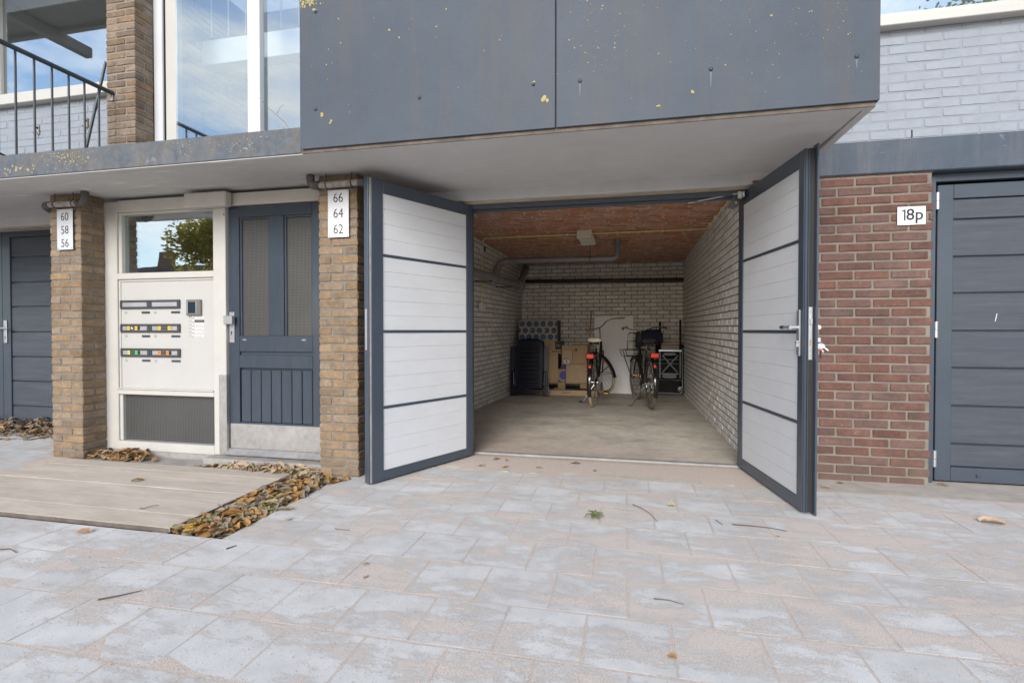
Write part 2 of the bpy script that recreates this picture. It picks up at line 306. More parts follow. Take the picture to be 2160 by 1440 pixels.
# ------------------------------------------------------------------ builders
class B:
    def __init__(s): s.v = []; s.f = []
    def add(s, vs, fs):
        o = len(s.v); s.v += [tuple(v) for v in vs]; s.f += [tuple(i + o for i in f) for f in fs]; return s
    def box(s, x0, x1, y0, y1, z0, z1, bev=0.0):
        if x0 > x1: x0, x1 = x1, x0
        if y0 > y1: y0, y1 = y1, y0
        if z0 > z1: z0, z1 = z1, z0
        if bev <= 0:
            return s.add([(x0, y0, z0), (x1, y0, z0), (x1, y1, z0), (x0, y1, z0), (x0, y0, z1), (x1, y0, z1), (x1, y1, z1), (x0, y1, z1)],
                         [(0, 3, 2, 1), (4, 5, 6, 7), (0, 1, 5, 4), (1, 2, 6, 5), (2, 3, 7, 6), (3, 0, 4, 7)])
        bm = bmesh.new(); bmesh.ops.create_cube(bm, size=1)
        for v in bm.verts: v.co = Vector(((x0 + x1) / 2 + v.co.x * (x1 - x0), (y0 + y1) / 2 + v.co.y * (y1 - y0), (z0 + z1) / 2 + v.co.z * (z1 - z0)))
        b = min(bev, .45 * min(x1 - x0, y1 - y0, z1 - z0))
        bmesh.ops.bevel(bm, geom=list(bm.edges), offset=b, segments=1, affect='EDGES')
        bm.verts.index_update(); vs = [v.co[:] for v in bm.verts]; fs = [[v.index for v in f.verts] for f in bm.faces]; bm.free()
        return s.add(vs, fs)
    def tube(s, pts, r, n=10, cap=True, closed=False):
        pts = [Vector(p) for p in pts]; k = len(pts); rs = r if isinstance(r, (list, tuple)) else [r] * k
        vs = []; up = None
        for i, p in enumerate(pts):
            if closed: d = (pts[(i + 1) % k] - pts[i - 1]).normalized()
            elif i == 0: d = (pts[1] - p).normalized()
            elif i == k - 1: d = (p - pts[-2]).normalized()
            else: d = ((pts[i + 1] - p).normalized() + (p - pts[i - 1]).normalized()).normalized()
            if up is None:
                up = Vector((0, 0, 1)) if abs(d.z) < .9 else Vector((1, 0, 0))
            a = d.cross(up).normalized(); up = a.cross(d).normalized()
            for j in range(n):
                t = 2 * math.pi * j / n; vs.append(p + (a * math.cos(t) + up * math.sin(t)) * rs[i])
        fs = []
        for i in range(k if closed else k - 1):
            i2 = (i + 1) % k
            for j in range(n): fs.append((i * n + j, i * n + (j + 1) % n, i2 * n + (j + 1) % n, i2 * n + j))
        if cap and not closed: fs += [tuple(range(n))[::-1], tuple((k - 1) * n + j for j in range(n))]
        return s.add(vs, fs)
    def prism(s, outline, d0, d1, axis='y'):
        """outline (a,b) extruded from d0 to d1 along axis"""
        n = len(outline)
        def P(a, b, d): return {'y': (a, d, b), 'x': (d, a, b), 'z': (a, b, d)}[axis]
        vs = [P(a, b, d0) for a, b in outline] + [P(a, b, d1) for a, b in outline]
        fs = [tuple(range(n)), tuple(range(2 * n - 1, n - 1, -1))] + [(i, n + i, n + (i + 1) % n, (i + 1) % n) for i in range(n)]
        return s.add(vs, fs)
    def lathe(s, prof, c, axis=(0, 0, 1), n=16):
        ax = Vector(axis).normalized(); a = ax.orthogonal().normalized(); b = ax.cross(a); c = Vector(c)
        vs = [c + ax * h + (a * math.cos(2 * math.pi * j / n) + b * math.sin(2 * math.pi * j / n)) * r for r, h in prof for j in range(n)]
        fs = [(i * n + j, i * n + (j + 1) % n, (i + 1) * n + (j + 1) % n, (i + 1) * n + j) for i in range(len(prof) - 1) for j in range(n)]
        fs += [tuple(range(n))[::-1], tuple((len(prof) - 1) * n + j for j in range(n))]
        return s.add(vs, fs)
    def mesh(s, name, material, smooth=False, shift=(0, 0, 0)):
        me = bpy.data.meshes.new(name)
        sx, sy, sz = shift
        me.from_pydata([(a - sx, b - sy, c - sz) for a, b, c in s.v], [], s.f); me.validate(); me.update()
        bm = bmesh.new(); bm.from_mesh(me); bmesh.ops.recalc_face_normals(bm, faces=bm.faces); bm.to_mesh(me); bm.free()
        if material: me.materials.append(M[material] if isinstance(material, str) else material)
        if smooth:
            for p in me.polygons: p.use_smooth = True
            try: me.set_sharp_from_angle(angle=R(40))
            except Exception: pass
        return me

def root_shift(o):
    v = Vector((0, 0, 0))
    while o is not None:
        if not o.get('_local'): v += Vector(o.location)
        o = o.parent
    return v
def part(name, b, material, parent, smooth=False, local=False, label=None, stuff=False):
    sh = (0, 0, 0) if local else root_shift(parent)
    o = bpy.data.objects.new(name, b.mesh(name, material, smooth, sh)); COL.objects.link(o); o.parent = parent
    if label: o['label'] = label
    if stuff: o['kind'] = 'stuff'
    return o
def thing(name, label, cat, loc=(0, 0, 0), rotz=0, group=None, rot=None):
    o = bpy.data.objects.new(name, None); o.empty_display_size = .1; COL.objects.link(o); o.location = loc
    o.rotation_euler = rot or (0, 0, rotz); o['label'] = label; o['category'] = cat
    if group: o['group'] = group
    return o
def solo(name, b, material, label, cat, group=None, smooth=False, loc=(0, 0, 0)):
    o = bpy.data.objects.new(name, b.mesh(name, material, smooth, loc)); COL.objects.link(o); o.location = loc
    o['label'] = label; o['category'] = cat
    if group: o['group'] = group
    return o
def struct(name, b=None, material=None, loc=(0, 0, 0)):
    o = bpy.data.objects.new(name, b.mesh(name, material, False, loc) if b else None); COL.objects.link(o); o.location = loc; o['kind'] = 'structure'; return o
def place(name, me, parent, loc, rot=(0, 0, 0), scale=None, label=None):
    """loc in world; parent unrotated"""
    o = bpy.data.objects.new(name, me); COL.objects.link(o); o.parent = parent
    o.location = Vector(loc) - root_shift(parent); o.rotation_euler = rot
    if scale: o.scale = scale
    if label: o['label'] = label
    return o

def text(s, size, name, material, parent, loc, rot=(math.pi / 2, 0, 0), sx=1.0, depth=.0006, align='CENTER', offset=0.0, shear=0):
    cu = bpy.data.curves.new(name, 'FONT'); cu.body = s; cu.size = size; cu.extrude = depth; cu.align_x = align; cu.align_y = 'CENTER'; cu.offset = offset; cu.resolution_u = 3
    tmp = bpy.data.objects.new('tmp', cu); COL.objects.link(tmp); dg = bpy.context.evaluated_depsgraph_get(); dg.update()
    me = bpy.data.meshes.new_from_object(tmp.evaluated_get(dg)); bpy.data.objects.remove(tmp)
    me.materials.clear(); me.materials.append(M[material])
    for v in me.vertices: v.co.x *= sx
    o = bpy.data.objects.new(name, me); COL.objects.link(o); o.parent = parent; o.location = Vector(loc) - root_shift(parent); o.rotation_euler = rot
    return o

# ---- bricks: rounded, slightly uneven blocks; meshes shared between alike bricks
_bc = {}
def brick_mesh(lx, ly, lz, matname, var=None, ch=.004, jit=.0022):
    """block centred on its origin: length x, depth y, height z"""
    var = rnd.randrange(4) if var is None else var
    key = (round(lx, 2 if lx > .03 else 3), round(ly, 2), round(lz, 3), matname, var)
    if key in _bc: return _bc[key], lx / key[0]
    lx = key[0]; r = random.Random(hash(key[:3]) % 9999 + var * 31)
    hx, hy, hz = lx / 2, ly / 2, lz / 2
    st = [(-hx, ch), (-hx + ch, 0), (0, 0), (hx - ch, 0), (hx, ch)]
    vs = []
    for x, ins in st:
        a, b = hy - ins, hz - ins
        ring = [(-a, -b + ch), (-a, b - ch), (-a + ch, b), (a - ch, b), (a, b - ch), (a, -b + ch), (a - ch, -b), (-a + ch, -b)]
        for y, z in ring: vs.append((x + r.uniform(-jit, jit) * .7, y + r.uniform(-jit, jit) * .5, z + r.uniform(-jit, jit)))
    fs = [(i * 8 + j, i * 8 + (j + 1) % 8, (i + 1) * 8 + (j + 1) % 8, (i + 1) * 8 + j) for i in range(4) for j in range(8)]
    fs += [tuple(range(7, -1, -1)), tuple(range(32, 40))]
    _bc[key] = B().add(vs, fs).mesh('brick', matname); return _bc[key], 1.0

def brick_surface(t, corners, L_, h, j, depth, matname, proud=.006, vis=None, limit=300, hj=None, seed=1, jit=.0022, name='brick', start=0.0, skip=None, half=True, tone=None, ragged=False):
    """bricks in stretcher bond over a quad (c00,c10,c11,c01); bricks beyond the limit become one part"""
    c00, c10, c11, c01 = [Vector(c) for c in corners]
    hj = j if hj is None else hj
    W = ((c10 - c00).length + (c11 - c01).length) / 2; Hh = ((c01 - c00).length + (c11 - c10).length) / 2
    def P(u, v): a = u / W; b = v / Hh; return (c00 * (1 - a) + c10 * a) * (1 - b) + (c01 * (1 - a) + c11 * a) * b
    r = random.Random(seed); items = []
    v = start; row = 0
    while v < Hh - .012:
        hh = min(h, Hh - v - .001)
        u = -(L_ + hj) / 2 if row % 2 else 0.0
        u += r.uniform(-.006, .006)
        if ragged: u = -r.random() * L_
        while u < W - .01:
            a = max(u, 0.001); b = min(u + L_, W - .001)
            if ragged and items and items[-1][2] == v + hh / 2: a = max(a, items[-1][1] + hj)
            if b - a > .022:
                vc = v + hh / 2
                if not (skip and skip(P((a + b) / 2, vc))): items.append((a, b, vc, hh))
            u += L_ + hj
            if ragged and r.random() < .18: u -= L_ * r.uniform(.2, .45)
        v += h + j; row += 1
    def info(it):
        a, b, vc, hh = it; p = P((a + b) / 2, vc); ux = (P(b, vc) - P(a, vc)).normalized()
        vv = (P((a + b) / 2, min(vc + .01, Hh)) - P((a + b) / 2, vc - .01)).normalized(); n = ux.cross(vv).normalized()
        vv = n.cross(ux).normalized()
        return p, ux, n, vv          # n points outwards when u runs left to right seen from outside: ux x up = -y => outward
    sc = []
    for it in items:
        p, ux, n, vv = info(it)
        d = Vector(p) - Vector((0, 0, 1.1)); s_ = abs(d.normalized().dot(n)) * (it[1] - it[0]) / d.length_squared
        ok = vis is None or vis(p)
        sc.append((0 if ok else 1, -s_, it, (p, ux, n, vv)))
    sc.sort(key=lambda q: (q[0], q[1]))
    rest = B(); cnt = 0
    for hidden, _, it, (p, ux, n, vv) in sc:
        a, b, vc, hh = it; l_ = b - a
        me, fx = brick_mesh(l_, depth, hh - .0, matname, jit=jit)
        off = r.uniform(-.0018, .0018) + proud - depth / 2
        c = p + n * off
        rot = Matrix((ux, -n, vv)).transposed().to_4x4()
        rot = rot @ Matrix.Rotation(r.uniform(-.006, .006), 4, 'Y') @ Matrix.Rotation(r.uniform(-.008, .008), 4, 'Z')
        if cnt < limit and not hidden:
            o = bpy.data.objects.new(name, me); COL.objects.link(o); o.parent = t
            o.location = c - root_shift(t); o.rotation_euler = rot.to_euler(); o.scale = (fx, 1, 1); cnt += 1
        else:
            mm = Matrix.Translation(c) @ rot
            rest.add([mm @ Vector((q.co.x * fx, q.co.y, q.co.z)) for q in me.vertices], [tuple(pp.vertices) for pp in me.polygons])
    if rest.v: part(name + '_remainder', rest, matname, t, stuff=True)
    return cnt
def arc(cx, cy, r, a0, a1, n): return [(cx + r * math.cos(a0 + (a1 - a0) * i / n), cy + r * math.sin(a0 + (a1 - a0) * i / n)) for i in range(n + 1)]
# =================================================================== large structure
GX0, GX1 = -1.29, .89            # garage opening
def fz(y): return .006 + max(0, min(1, (y - 4.42) / 4.4)) * .036     # garage floor rises slightly to the back

g = B()                                                            # ground sheet reaching the horizon, open under the pavement bedding
g.add([(-250, -250, -.09), (250, -250, -.09), (250, 250, -.09), (-250, 250, -.09)], [(0, 1, 2, 3)])
struct('ground', g, 'soil')
struct('garage_floor', B().box(-2.3, 1.3, 4.30, 9.0, -.085, .0).add(
    [(-2.3, 4.44, fz(4.42)), (1.3, 4.44, fz(4.42)), (1.3, 9.0, fz(9)), (-2.3, 9.0, fz(9))], [(0, 1, 2, 3)]), 'floor')

# ---- pavement: slabs 30 x 30 in half-shifted rows, jointed with pink sand
pav = struct('pavement'); pav.location = (0, 0, 0)
bed = B().box(-9, -4.665, -3.2, 4.42, -.085, -.0006).box(-4.665, -2.07, -3.2, 2.2955, -.085, -.0006).box(-2.07, 5.5, -3.2, 4.31, -.085, -.0006).box(-2.27, -2.0701, 3.44, 4.0, -.085, -.003)
part('sand_joints', bed, 'sand', pav)
def paver_mesh(w, d, var):
    r = random.Random(var * 17 + int(w * 1000)); h = .05; c = .001
    hx, hy = w / 2, d / 2
    def ring(ins, z): return [(-hx + ins, -hy + ins, z), (hx - ins, -hy + ins, z), (hx - ins, hy - ins, z), (-hx + ins, hy - ins, z)]
    def r8(ins, z):
        o = []
        q = ring(ins, z)
        for i in range(4):
            a, b_ = Vector(q[i]), Vector(q[(i + 1) % 4])
            for t in (.0, .28, .72): 
                p = a.lerp(b_, t); jx = r.uniform(-.0015, .0015); o.append((p.x + jx, p.y + r.uniform(-.0015, .0015), p.z + (r.uniform(-.0006, .0006) if z < 0 and ins < .003 else 0)))
        return o
    a = r8(.001, -h); b_ = r8(.0003, -.0012); c_ = r8(c, 0)
    vs = a + b_ + c_; n = 12
    fs = [(k * n + i, k * n + (i + 1) % n, (k + 1) * n + (i + 1) % n, (k + 1) * n + i) for k in range(2) for i in range(n)] + [tuple(range(24, 36))]
    return B().add(vs, fs).mesh('paver', 'paver')
PM = [paver_mesh(.300, .300, i) for i in range(5)]; PH = [paver_mesh(.146, .300, i + 9) for i in range(2)]
PAV = 0
Y0, PY, PX = 1.365, .311, .3065
DX0, DX1, DY0 = -4.66, -2.07, 2.31      # the pit holding deck and litter
def solid(x, y):
    if DX0 < x < DX1 and y > DY0: return True
    if y > 3.42 and -2.36 < x < -1.86: return True                    # beneath the pier
    if y > 3.9: return not (x < -4.6)
    if -4.9 < x < -4.45 and 3.44 < y: return True
    return False
for k in range(-13, 10):
    yc = Y0 + PY * (k + .5)
    sh = PX / 2 if k % 2 else 0.0
    for i in range(-30, 19):
        xc = .018 + sh + PX * (i + .5) + rnd.uniform(-.0015, .0015)
        # only as much yard as the photo and a step beside it can see
        if yc < .55 and not (k > -4 and abs(xc) < 1.8): continue
        if yc < 1.0 and abs(xc) > 2.6: continue
        if xc < -7.6 or xc > 4.6: continue
        if DY0 < yc < 3.42 and xc - .15 < DX1 < xc + .151:
            if xc + .15 - DX1 > .035: place('paver', rnd.choice(PM), pav, ((DX1 + xc + .15) / 2, yc, rnd.uniform(-.0015, .002)), (0, 0, 0), ((xc + .15 - DX1) / .30, 1, 1)); PAV += 1
            continue
        if solid(xc, yc): continue
        if solid(xc - .14, yc) or solid(xc + .14, yc):
            if yc > DY0 and abs(xc - DX1) < .3:
                me = rnd.choice(PH); xx = DX1 + .078 if xc > DX1 else xc
                if solid(xc + .14, yc): continue
                xx = (DX1 + (xc + .15)) / 2; o = place('paver', rnd.choice(PM), pav, (xx, yc, rnd.uniform(-.0015, .002)), (0, 0, 0), ((xc + .15 - DX1) / .30, 1, 1)); PAV += 1
            continue
        tilt = .0012
        o = place('paver', rnd.choice(PM), pav, (xc, yc + rnd.uniform(-.0015, .0015), rnd.uniform(-.0003, .0009)),
                  (rnd.gauss(0, tilt), rnd.gauss(0, tilt), rnd.uniform(-.006, .006))); PAV += 1
print('pavers', PAV)
# grey strip slabs left of the deck near the dark door
# row of pale bricks in front of the garage threshold
for i in range(16):
    x = -2.0 + .205 * i
    if x < -1.8: continue
    me, fx = brick_mesh(.2, .09, .05, 'kerbbrick')
    place('border_brick', me, pav, (x, 3.908 + rnd.uniform(-.002, .002), -.0255 + rnd.uniform(-.0015, .002)), (rnd.gauss(0, .01), rnd.gauss(0, .01), rnd.uniform(-.01, .01)), (fx, 1, 1))
sill = B().box(-1.9, 1.2, 3.958, 4.40, -.08, -.002, .004)
part('threshold_apron', sill, 'apron', pav)
ap = B().box(1.201, 4.6, 3.87, 4.30, -.08, -.0005, .004); part('mortar_apron', ap, 'apron', pav)

# ---- canopy slab, soffit and the sheet-clad balcony box
SZ = 2.25
slab = thing('canopy_slab', 'weathered blue grey concrete canopy slab with flaked soffit over the entrance', 'canopy', (-3.3, 3.6, SZ))
b = B().box(-8.5, -2.062, 2.985, 3.06, SZ + .002, 2.425, .006)
part('front_edge', b, 'slabface', slab)
b = B(); xs = (-8.5, 1.262)                                            # soffit rises slightly to the wall
b.add([(xs[0], 3.035, SZ), (xs[1] - .055, 3.035, SZ), (xs[1] - .055, 4.21, SZ + .04), (xs[0], 4.21, SZ + .04),
       (xs[0], 3.035, 2.42), (xs[1] - .055, 3.035, 2.42), (xs[1] - .055, 4.21, 2.42), (xs[0], 4.21, 2.42)],
      [(0, 1, 2, 3), (4, 7, 6, 5), (0, 4, 5, 1), (1, 5, 6, 2), (2, 6, 7, 3), (3, 7, 4, 0)])
part('soffit', b, 'soffit', slab)
b = B().box(-8.5, xs[1] - .05, 2.992, 3.028, SZ - .003, SZ + .1, .001); part('drip_edge', b, 'soffit', slab)
b = B().box(xs[1] - .047, xs[1] - .002, 2.99, 4.175, SZ - .002, SZ + .15, .003); part('drip_edge', b, 'soffit', slab)
# beam above the garage doors
b = B().box(-8.5, 1.2, 4.20, 4.42, 2.205, 2.42, .004); part('lintel_beam', b, 'soffit', slab)
b = B().box(-8.5, 1.2, 4.255, 4.33, 2.188, 2.206); part('packing_strip', b, 'timber_raw', slab)
# lichen and flakes on the slab edge
def blobs(n, xf, zf, y, rf, seed, aspect=1.0, thick=.0022):
    r = random.Random(seed); b_ = B()
    for _ in range(n):
        x, z = xf(r), zf(r); rad = rf(r); k = r.randint(6, 9); vs = [(x, y - thick, z)]
        ph = r.random() * 6
        vs += [(x + rad * math.cos(ph + 2 * math.pi * i / k) * r.uniform(.55, 1.25), y - thick * .8, z + rad * math.sin(ph + 2 * math.pi * i / k) * r.uniform(.55, 1.25) * aspect) for i in range(k)]
        vs += [(x + (q[0] - x) * 1.12, y + .0008, z + (q[2] - z) * 1.12) for q in vs[1:]]
        b_.add(vs, [(0, 1 + i, 1 + (i + 1) % k) for i in range(k)] + [(1 + i, 1 + k + i, 1 + k + (i + 1) % k, 1 + (i + 1) % k) for i in range(k)])
    return b_
def cl(cs, s): return lambda r: r.choice(cs) + r.gauss(0, s)
b = blobs(120, cl([-4.0, -3.95, -3.9, -4.1], .09), lambda r: 2.405 - abs(r.gauss(0, .05)), 2.985, lambda r: abs(r.gauss(.001, .0026)) + .0012, 3)
part('lichen_patch', b, 'lichen', slab, stuff=True)
b = blobs(90, cl([-2.45, -2.4, -2.55, -2.7, -2.9, -3.0], .06), lambda r: r.uniform(2.30, 2.40), 2.985, lambda r: abs(r.gauss(.001, .002)) + .001, 4)
part('lichen_patch', b, 'lichen_pale', slab, stuff=True)
b = blobs(26, lambda r: r.uniform(-4.75, -4.3), lambda r: r.uniform(2.27, 2.34), 2.985, lambda r: r.uniform(.003, .012), 5)
part('flaked_paint', b, 'lichen_pale', slab, stuff=True)

BX0, BX1, BJ = -2.057, 1.267, -.392
box_ = thing('balcony', 'blue grey sheet clad balcony box with rivets and yellow lichen over the garage', 'balcony', (-.4, 3.0, 2.27))
for x0, x1 in ((BX0, BJ - .004), (BJ + .004, BX1)):
    p = part('cladding_sheet', B().box(x0, x1, 2.965, 2.978, 2.272, 3.24, .002), 'sheet', box_)
    last = p
part('drip_shade', B().box(BX0, BX1 - .012, 2.981, 2.9885, 2.249, 2.2715), 'edge_shade', box_)  # dark strip painting in the shadow line below the cladding sheets
part('carcass', B().box(BX0 + .01, BX1 - .012, 2.98, 4.17, 2.426, 3.20).box(BX0 + .02, BX1 - .02, 2.979, 3.034, 2.28, 2.426), 'dark_in', box_)
part('side_sheet', B().box(BX1 - .011, BX1, 2.979, 4.17, 2.27, 3.24, .002), 'sheet', box_)
for x, z in ((-1.943, 2.52), (-1.939, 3.14), (-1.232, 2.526), (-1.232, 3.14), (-.523, 2.534), (-.523, 3.14), (-.253, 2.525), (-.253, 3.14), (.454, 2.516), (.454, 3.14), (1.16, 2.504), (1.16, 3.14)):
    b = B().lathe([(.0115, 0), (.011, .004), (.008, .0075), (.003, .009)], (x, 2.965, z), (0, -1, 0), 12)
    part('rivet', b, 'sheet', box_, smooth=True)
for x, z, l_ in ((-.253, 2.51, .07), (.454, 2.50, .08), (1.16, 2.49, .045)):
    b = B().add([(x - .006, 2.9645, z), (x + .006, 2.9645, z), (x + .0015, 2.9645, z - l_), (x - .0015, 2.9645, z - l_)], [(0, 1, 2, 3)])
    part('rivet_run_mark', b, 'runmark', box_)
r_ = lambda r: max(.001, min(.007, abs(r.gauss(0, .0024))))
b = blobs(60, lambda r: r.uniform(-2.03, -.42), lambda r: 2.33 + .88 * r.random() ** .6, 2.965, r_, 11); part('lichen_patch', b, 'lichen', box_, stuff=True)
b = blobs(260, cl([-.25, -.15, -.1, -.2, -.1, .55, .85, .9, 1.05, 1.1], .09), lambda r: 2.55 + .6 * r.random() ** .9, 2.965, lambda r: max(.0012, min(.009, abs(r.gauss(0, .002)))), 12)
b2 = blobs(70, lambda r: r.uniform(-.36, 1.25), lambda r: 2.36 + .75 * r.random(), 2.965, lambda r: max(.0012, min(.008, abs(r.gauss(0, .002)))), 13)
b.v, b.f = b.v + b2.v, b.f + [tuple(i + len(b.v) for i in f) for f in b2.f]
part('lichen_patch', b, 'lichen', box_, stuff=True)
b = B()
for x, z, s_ in ((-1.90, 2.485, .012), (-1.83, 2.43, .010), (-.46, 2.435, .015), (-.44, 2.43, .012), (-.527, 2.545, .010), (-1.945, 3.15, .012), (-1.2, 3.13, .008), (-1.43, 2.96, .007), (-1.12, 2.94, .007), (.36, 2.40, .009), (.18, 2.34, .008)):
    q = blobs(3, lambda r: x + r.gauss(0, s_ * .4), lambda r: z + r.gauss(0, s_ * .4), 2.965, lambda r: s_ * .8, int(abs(x * 1000)), thick=.004); b.add(q.v, q.f)
q = blobs(90, lambda r: -2.05 + abs(r.gauss(0, .09)), lambda r: 3.235 - abs(r.gauss(0, .03)), 2.965, lambda r: r.uniform(.002, .008), 77); b.add(q.v, q.f)
part('lichen_rosette', b, 'lichen', box_, stuff=True)

# ---- garage shell
gar = lambda n, l_: thing(n, l_, 'wall', (0, 8.0, 0))
BK = 8.90; CZ0, CZ1 = 2.235, 2.245
bw = gar('garage_back_wall', 'lime grey brick wall at the back of the open garage')
bw.location = (-.4, BK, 0)
part('mortar', B().box(-2.0, 1.2, BK + .002, BK + .1, -.05, 2.4), 'mortar_dark', bw)
brick_surface(bw, [(-1.80, BK, fz(BK)), (.955, BK, fz(BK)), (.955, BK, 2.26), (-1.76, BK, 2.26)], .198, .054, .0125, .04, 'brick_white', seed=5,
              vis=lambda p: p.z > 1.0 or (-.25 > p.x > -.62) or p.x > .1 and p.z > .8)
rw = gar('garage_side_wall', 'lime grey brick side wall inside the garage behind the right door leaf'); rw.location = (.96, 6.5, 0)
Rq = [(.955, BK, fz(BK)), (1.00, 4.45, fz(4.45)), (.895, 4.45, 2.25), (.955, BK, 2.26)]
def backing(q, dx, m_, t):
    q = [Vector(c) for c in q]; n = 12; s_ = .002 if dx > 0 else -.002
    def P(i, j, o): a, b_ = i / n, j / n; p = (q[0] * (1 - a) + q[1] * a) * (1 - b_) + (q[3] * (1 - a) + q[2] * a) * b_; return (p.x + o, p.y, p.z)
    vs = [P(i, j, s_) for j in range(n + 1) for i in range(n + 1)] + [P(i, j, dx) for j, i in ((0, 0), (0, n), (n, n), (n, 0))]
    k = (n + 1) ** 2
    fs = [(j * (n + 1) + i, j * (n + 1) + i + 1, (j + 1) * (n + 1) + i + 1, (j + 1) * (n + 1) + i) for j in range(n) for i in range(n)] + [(k, k + 1, k + 2, k + 3)]
    part('mortar', B().add(vs, fs), m_, t)
backing(Rq, .1, 'mortar_dark', rw)
brick_surface(rw, Rq, .20, .054, .0125, .04, 'brick_white', seed=6, hj=.017)
lw = gar('garage_side_wall', 'stained lime grey brick side wall inside the garage behind the drain pipe'); lw.location = (-1.85, 6.8, 0)
Lq = [(-2.13, 4.6, fz(4.6)), (-1.80, BK, fz(BK)), (-1.76, BK, 2.26), (-1.83, 4.6, 2.25)]
backing(Lq, -.1, 'mortar_dark', lw)
brick_surface(lw, Lq, .20, .054, .0125, .04, 'brick_white', seed=7, hj=.017, vis=lambda p: p.y > 6.0)
ce = thing('garage_ceiling', 'orange brick ceiling of the open garage with pale mortar smears', 'ceiling', (-.4, 6.7, 2.24))
part('mortar', B().box(-2.2, 1.1, 4.40, 8.95, 2.246, 2.42), 'mortar_ceiling', ce)
brick_surface(ce, [(-1.85, 8.90, 2.246), (.97, 8.90, 2.246), (.90, 4.62, 2.246), (-1.85, 4.62, 2.246)], .225, .054, .022, .04, 'brick_ceiling', seed=8, hj=.024, proud=.005, ragged=True, jit=.004,
              vis=lambda p: p.x > -1.1 - (p.y - 4.4) * .16)
part('concrete_edge', B().box(-2.1, .92, 4.425, 4.60, 2.232, 2.30, .004), 'timber_raw', ce)

# infill beside the openings
iw = thing('brick_pier', 'red brick stub behind the left open garage door leaf', 'brick wall', (-1.6, 4.2, 0))
part('mortar', B().box(-1.95, GX0 - .07, 4.215, 4.45, -.05, 2.20), 'mortar_light', iw)
brick_surface(iw, [(-1.95, 4.215, 0), (GX0 - .065, 4.215, 0), (GX0 - .065, 4.215, 2.20), (-1.95, 4.215, 2.20)], .21, .054, .0125, .06, 'brick_red', seed=9)

rd = thing('red_brick_wall', 'red brick wall between the open garage and the closed anthracite door', 'brick wall', (1.5, 4.18, 0))
part('mortar', B().box(.95, 2.118, 4.186, 4.45, -.05, 2.228), 'mortar_light', rd)
brick_surface(rd, [(.945, 4.186, -.012), (2.128, 4.186, -.012), (2.128, 4.186, 2.228), (.945, 4.186, 2.228)], .218, .053, .0145, .1, 'brick_red', seed=10, proud=.007, start=-.0)
bnd = solo('lintel_band', B().box(1.262, 6.0, 4.165, 4.45, 2.222, 2.458, .008), 'band', 'smooth blue grey painted concrete band above the red bricks', 'concrete band', loc=(2.1, 4.2, 2.22))
ub = thing('painted_brick_wall', 'pale blue painted brick wall right of the balcony box', 'brick wall', (2.2, 4.18, 2.46))
part('mortar', B().box(1.0, 6.0, 4.183, 4.5, 2.458, 3.25), 'mortar_painted', ub)
brick_surface(ub, [(1.275, 4.183, 2.466), (3.6, 4.183, 2.466), (3.6, 4.183, 3.235), (1.275, 4.183, 3.235)], .216, .057, .0095, .06, 'brick_painted', seed=12, proud=.0028, jit=.0022)
part('weep_slot', B().box(1.985, 1.993, 4.176, 4.184, 2.468, 2.52), 'black_matte', ub)
wr = thing('upper_window', 'white framed upper window reflecting a tree, right of the balcony', 'window', (2.6, 4.16, 3.24))
part('sill', B().box(1.2, 6, 4.10, 4.25, 3.236, 3.292, .004), 'cream_trim', wr)
part('bottom_rail', B().box(1.2, 6, 4.165, 4.235, 3.2925, 3.352, .004), 'cream_trim', wr)
part('pane', B().box(1.2, 6, 4.205, 4.211, 3.352, 4.9), 'glass', wr)
part('inner_lining', B().box(1.2, 6, 4.9, 4.95, 3.2, 5.0).box(1.2, 6, 4.25, 4.9, 3.2, 3.25), 'interior', wr)

# ---- upper floor masses that close the building
up = thing('apartment_block', 'upper storeys of the brick apartment block above the garages', 'building', (0, 6, 3))
part('storey_wall', B().box(1.0, 6.0, 4.25, 9, 4.9, 7.5).box(-2.0, 1.0, 4.18, 9, 2.43, 7.5).box(-9.5, -2.0, 5.6, 9, 2.43, 7.5).box(1.0, 6, 5.0, 9, 2.43, 4.9), 'mortar_painted', up)
part('roof_slab', B().box(-9.5, 6, 4.2, 9.2, 7.5, 7.8), 'concrete', up)
part('rear_wall', B().box(-9.5, -2.15, 4.75, 9.1, -.05, 2.42).box(1.12, 6.0, 4.52, 9.1, -.05, 2.42).box(-2.15, 1.12, 9.05, 9.2, -.05, 2.42), 'dark_in', up)
# deep balcony overhead on the left, seen only mirrored in the window
oh = thing('overhead_balcony', 'dark underside of the next balcony mirrored in the upper left window', 'balcony', (-6.5, 4, 4.9))
part('deck_slab', B().box(-11, -5.5, 3.35, 4.2, 4.95, 5.1).box(-11, -5.5, 3.35, 3.42, 4.9, 5.15), 'dark_soffit', oh)
part('cantilever_beam', B().box(-7.18, -7.08, 2.98, 4.2, 4.80, 4.93), 'dark_soffit', oh)

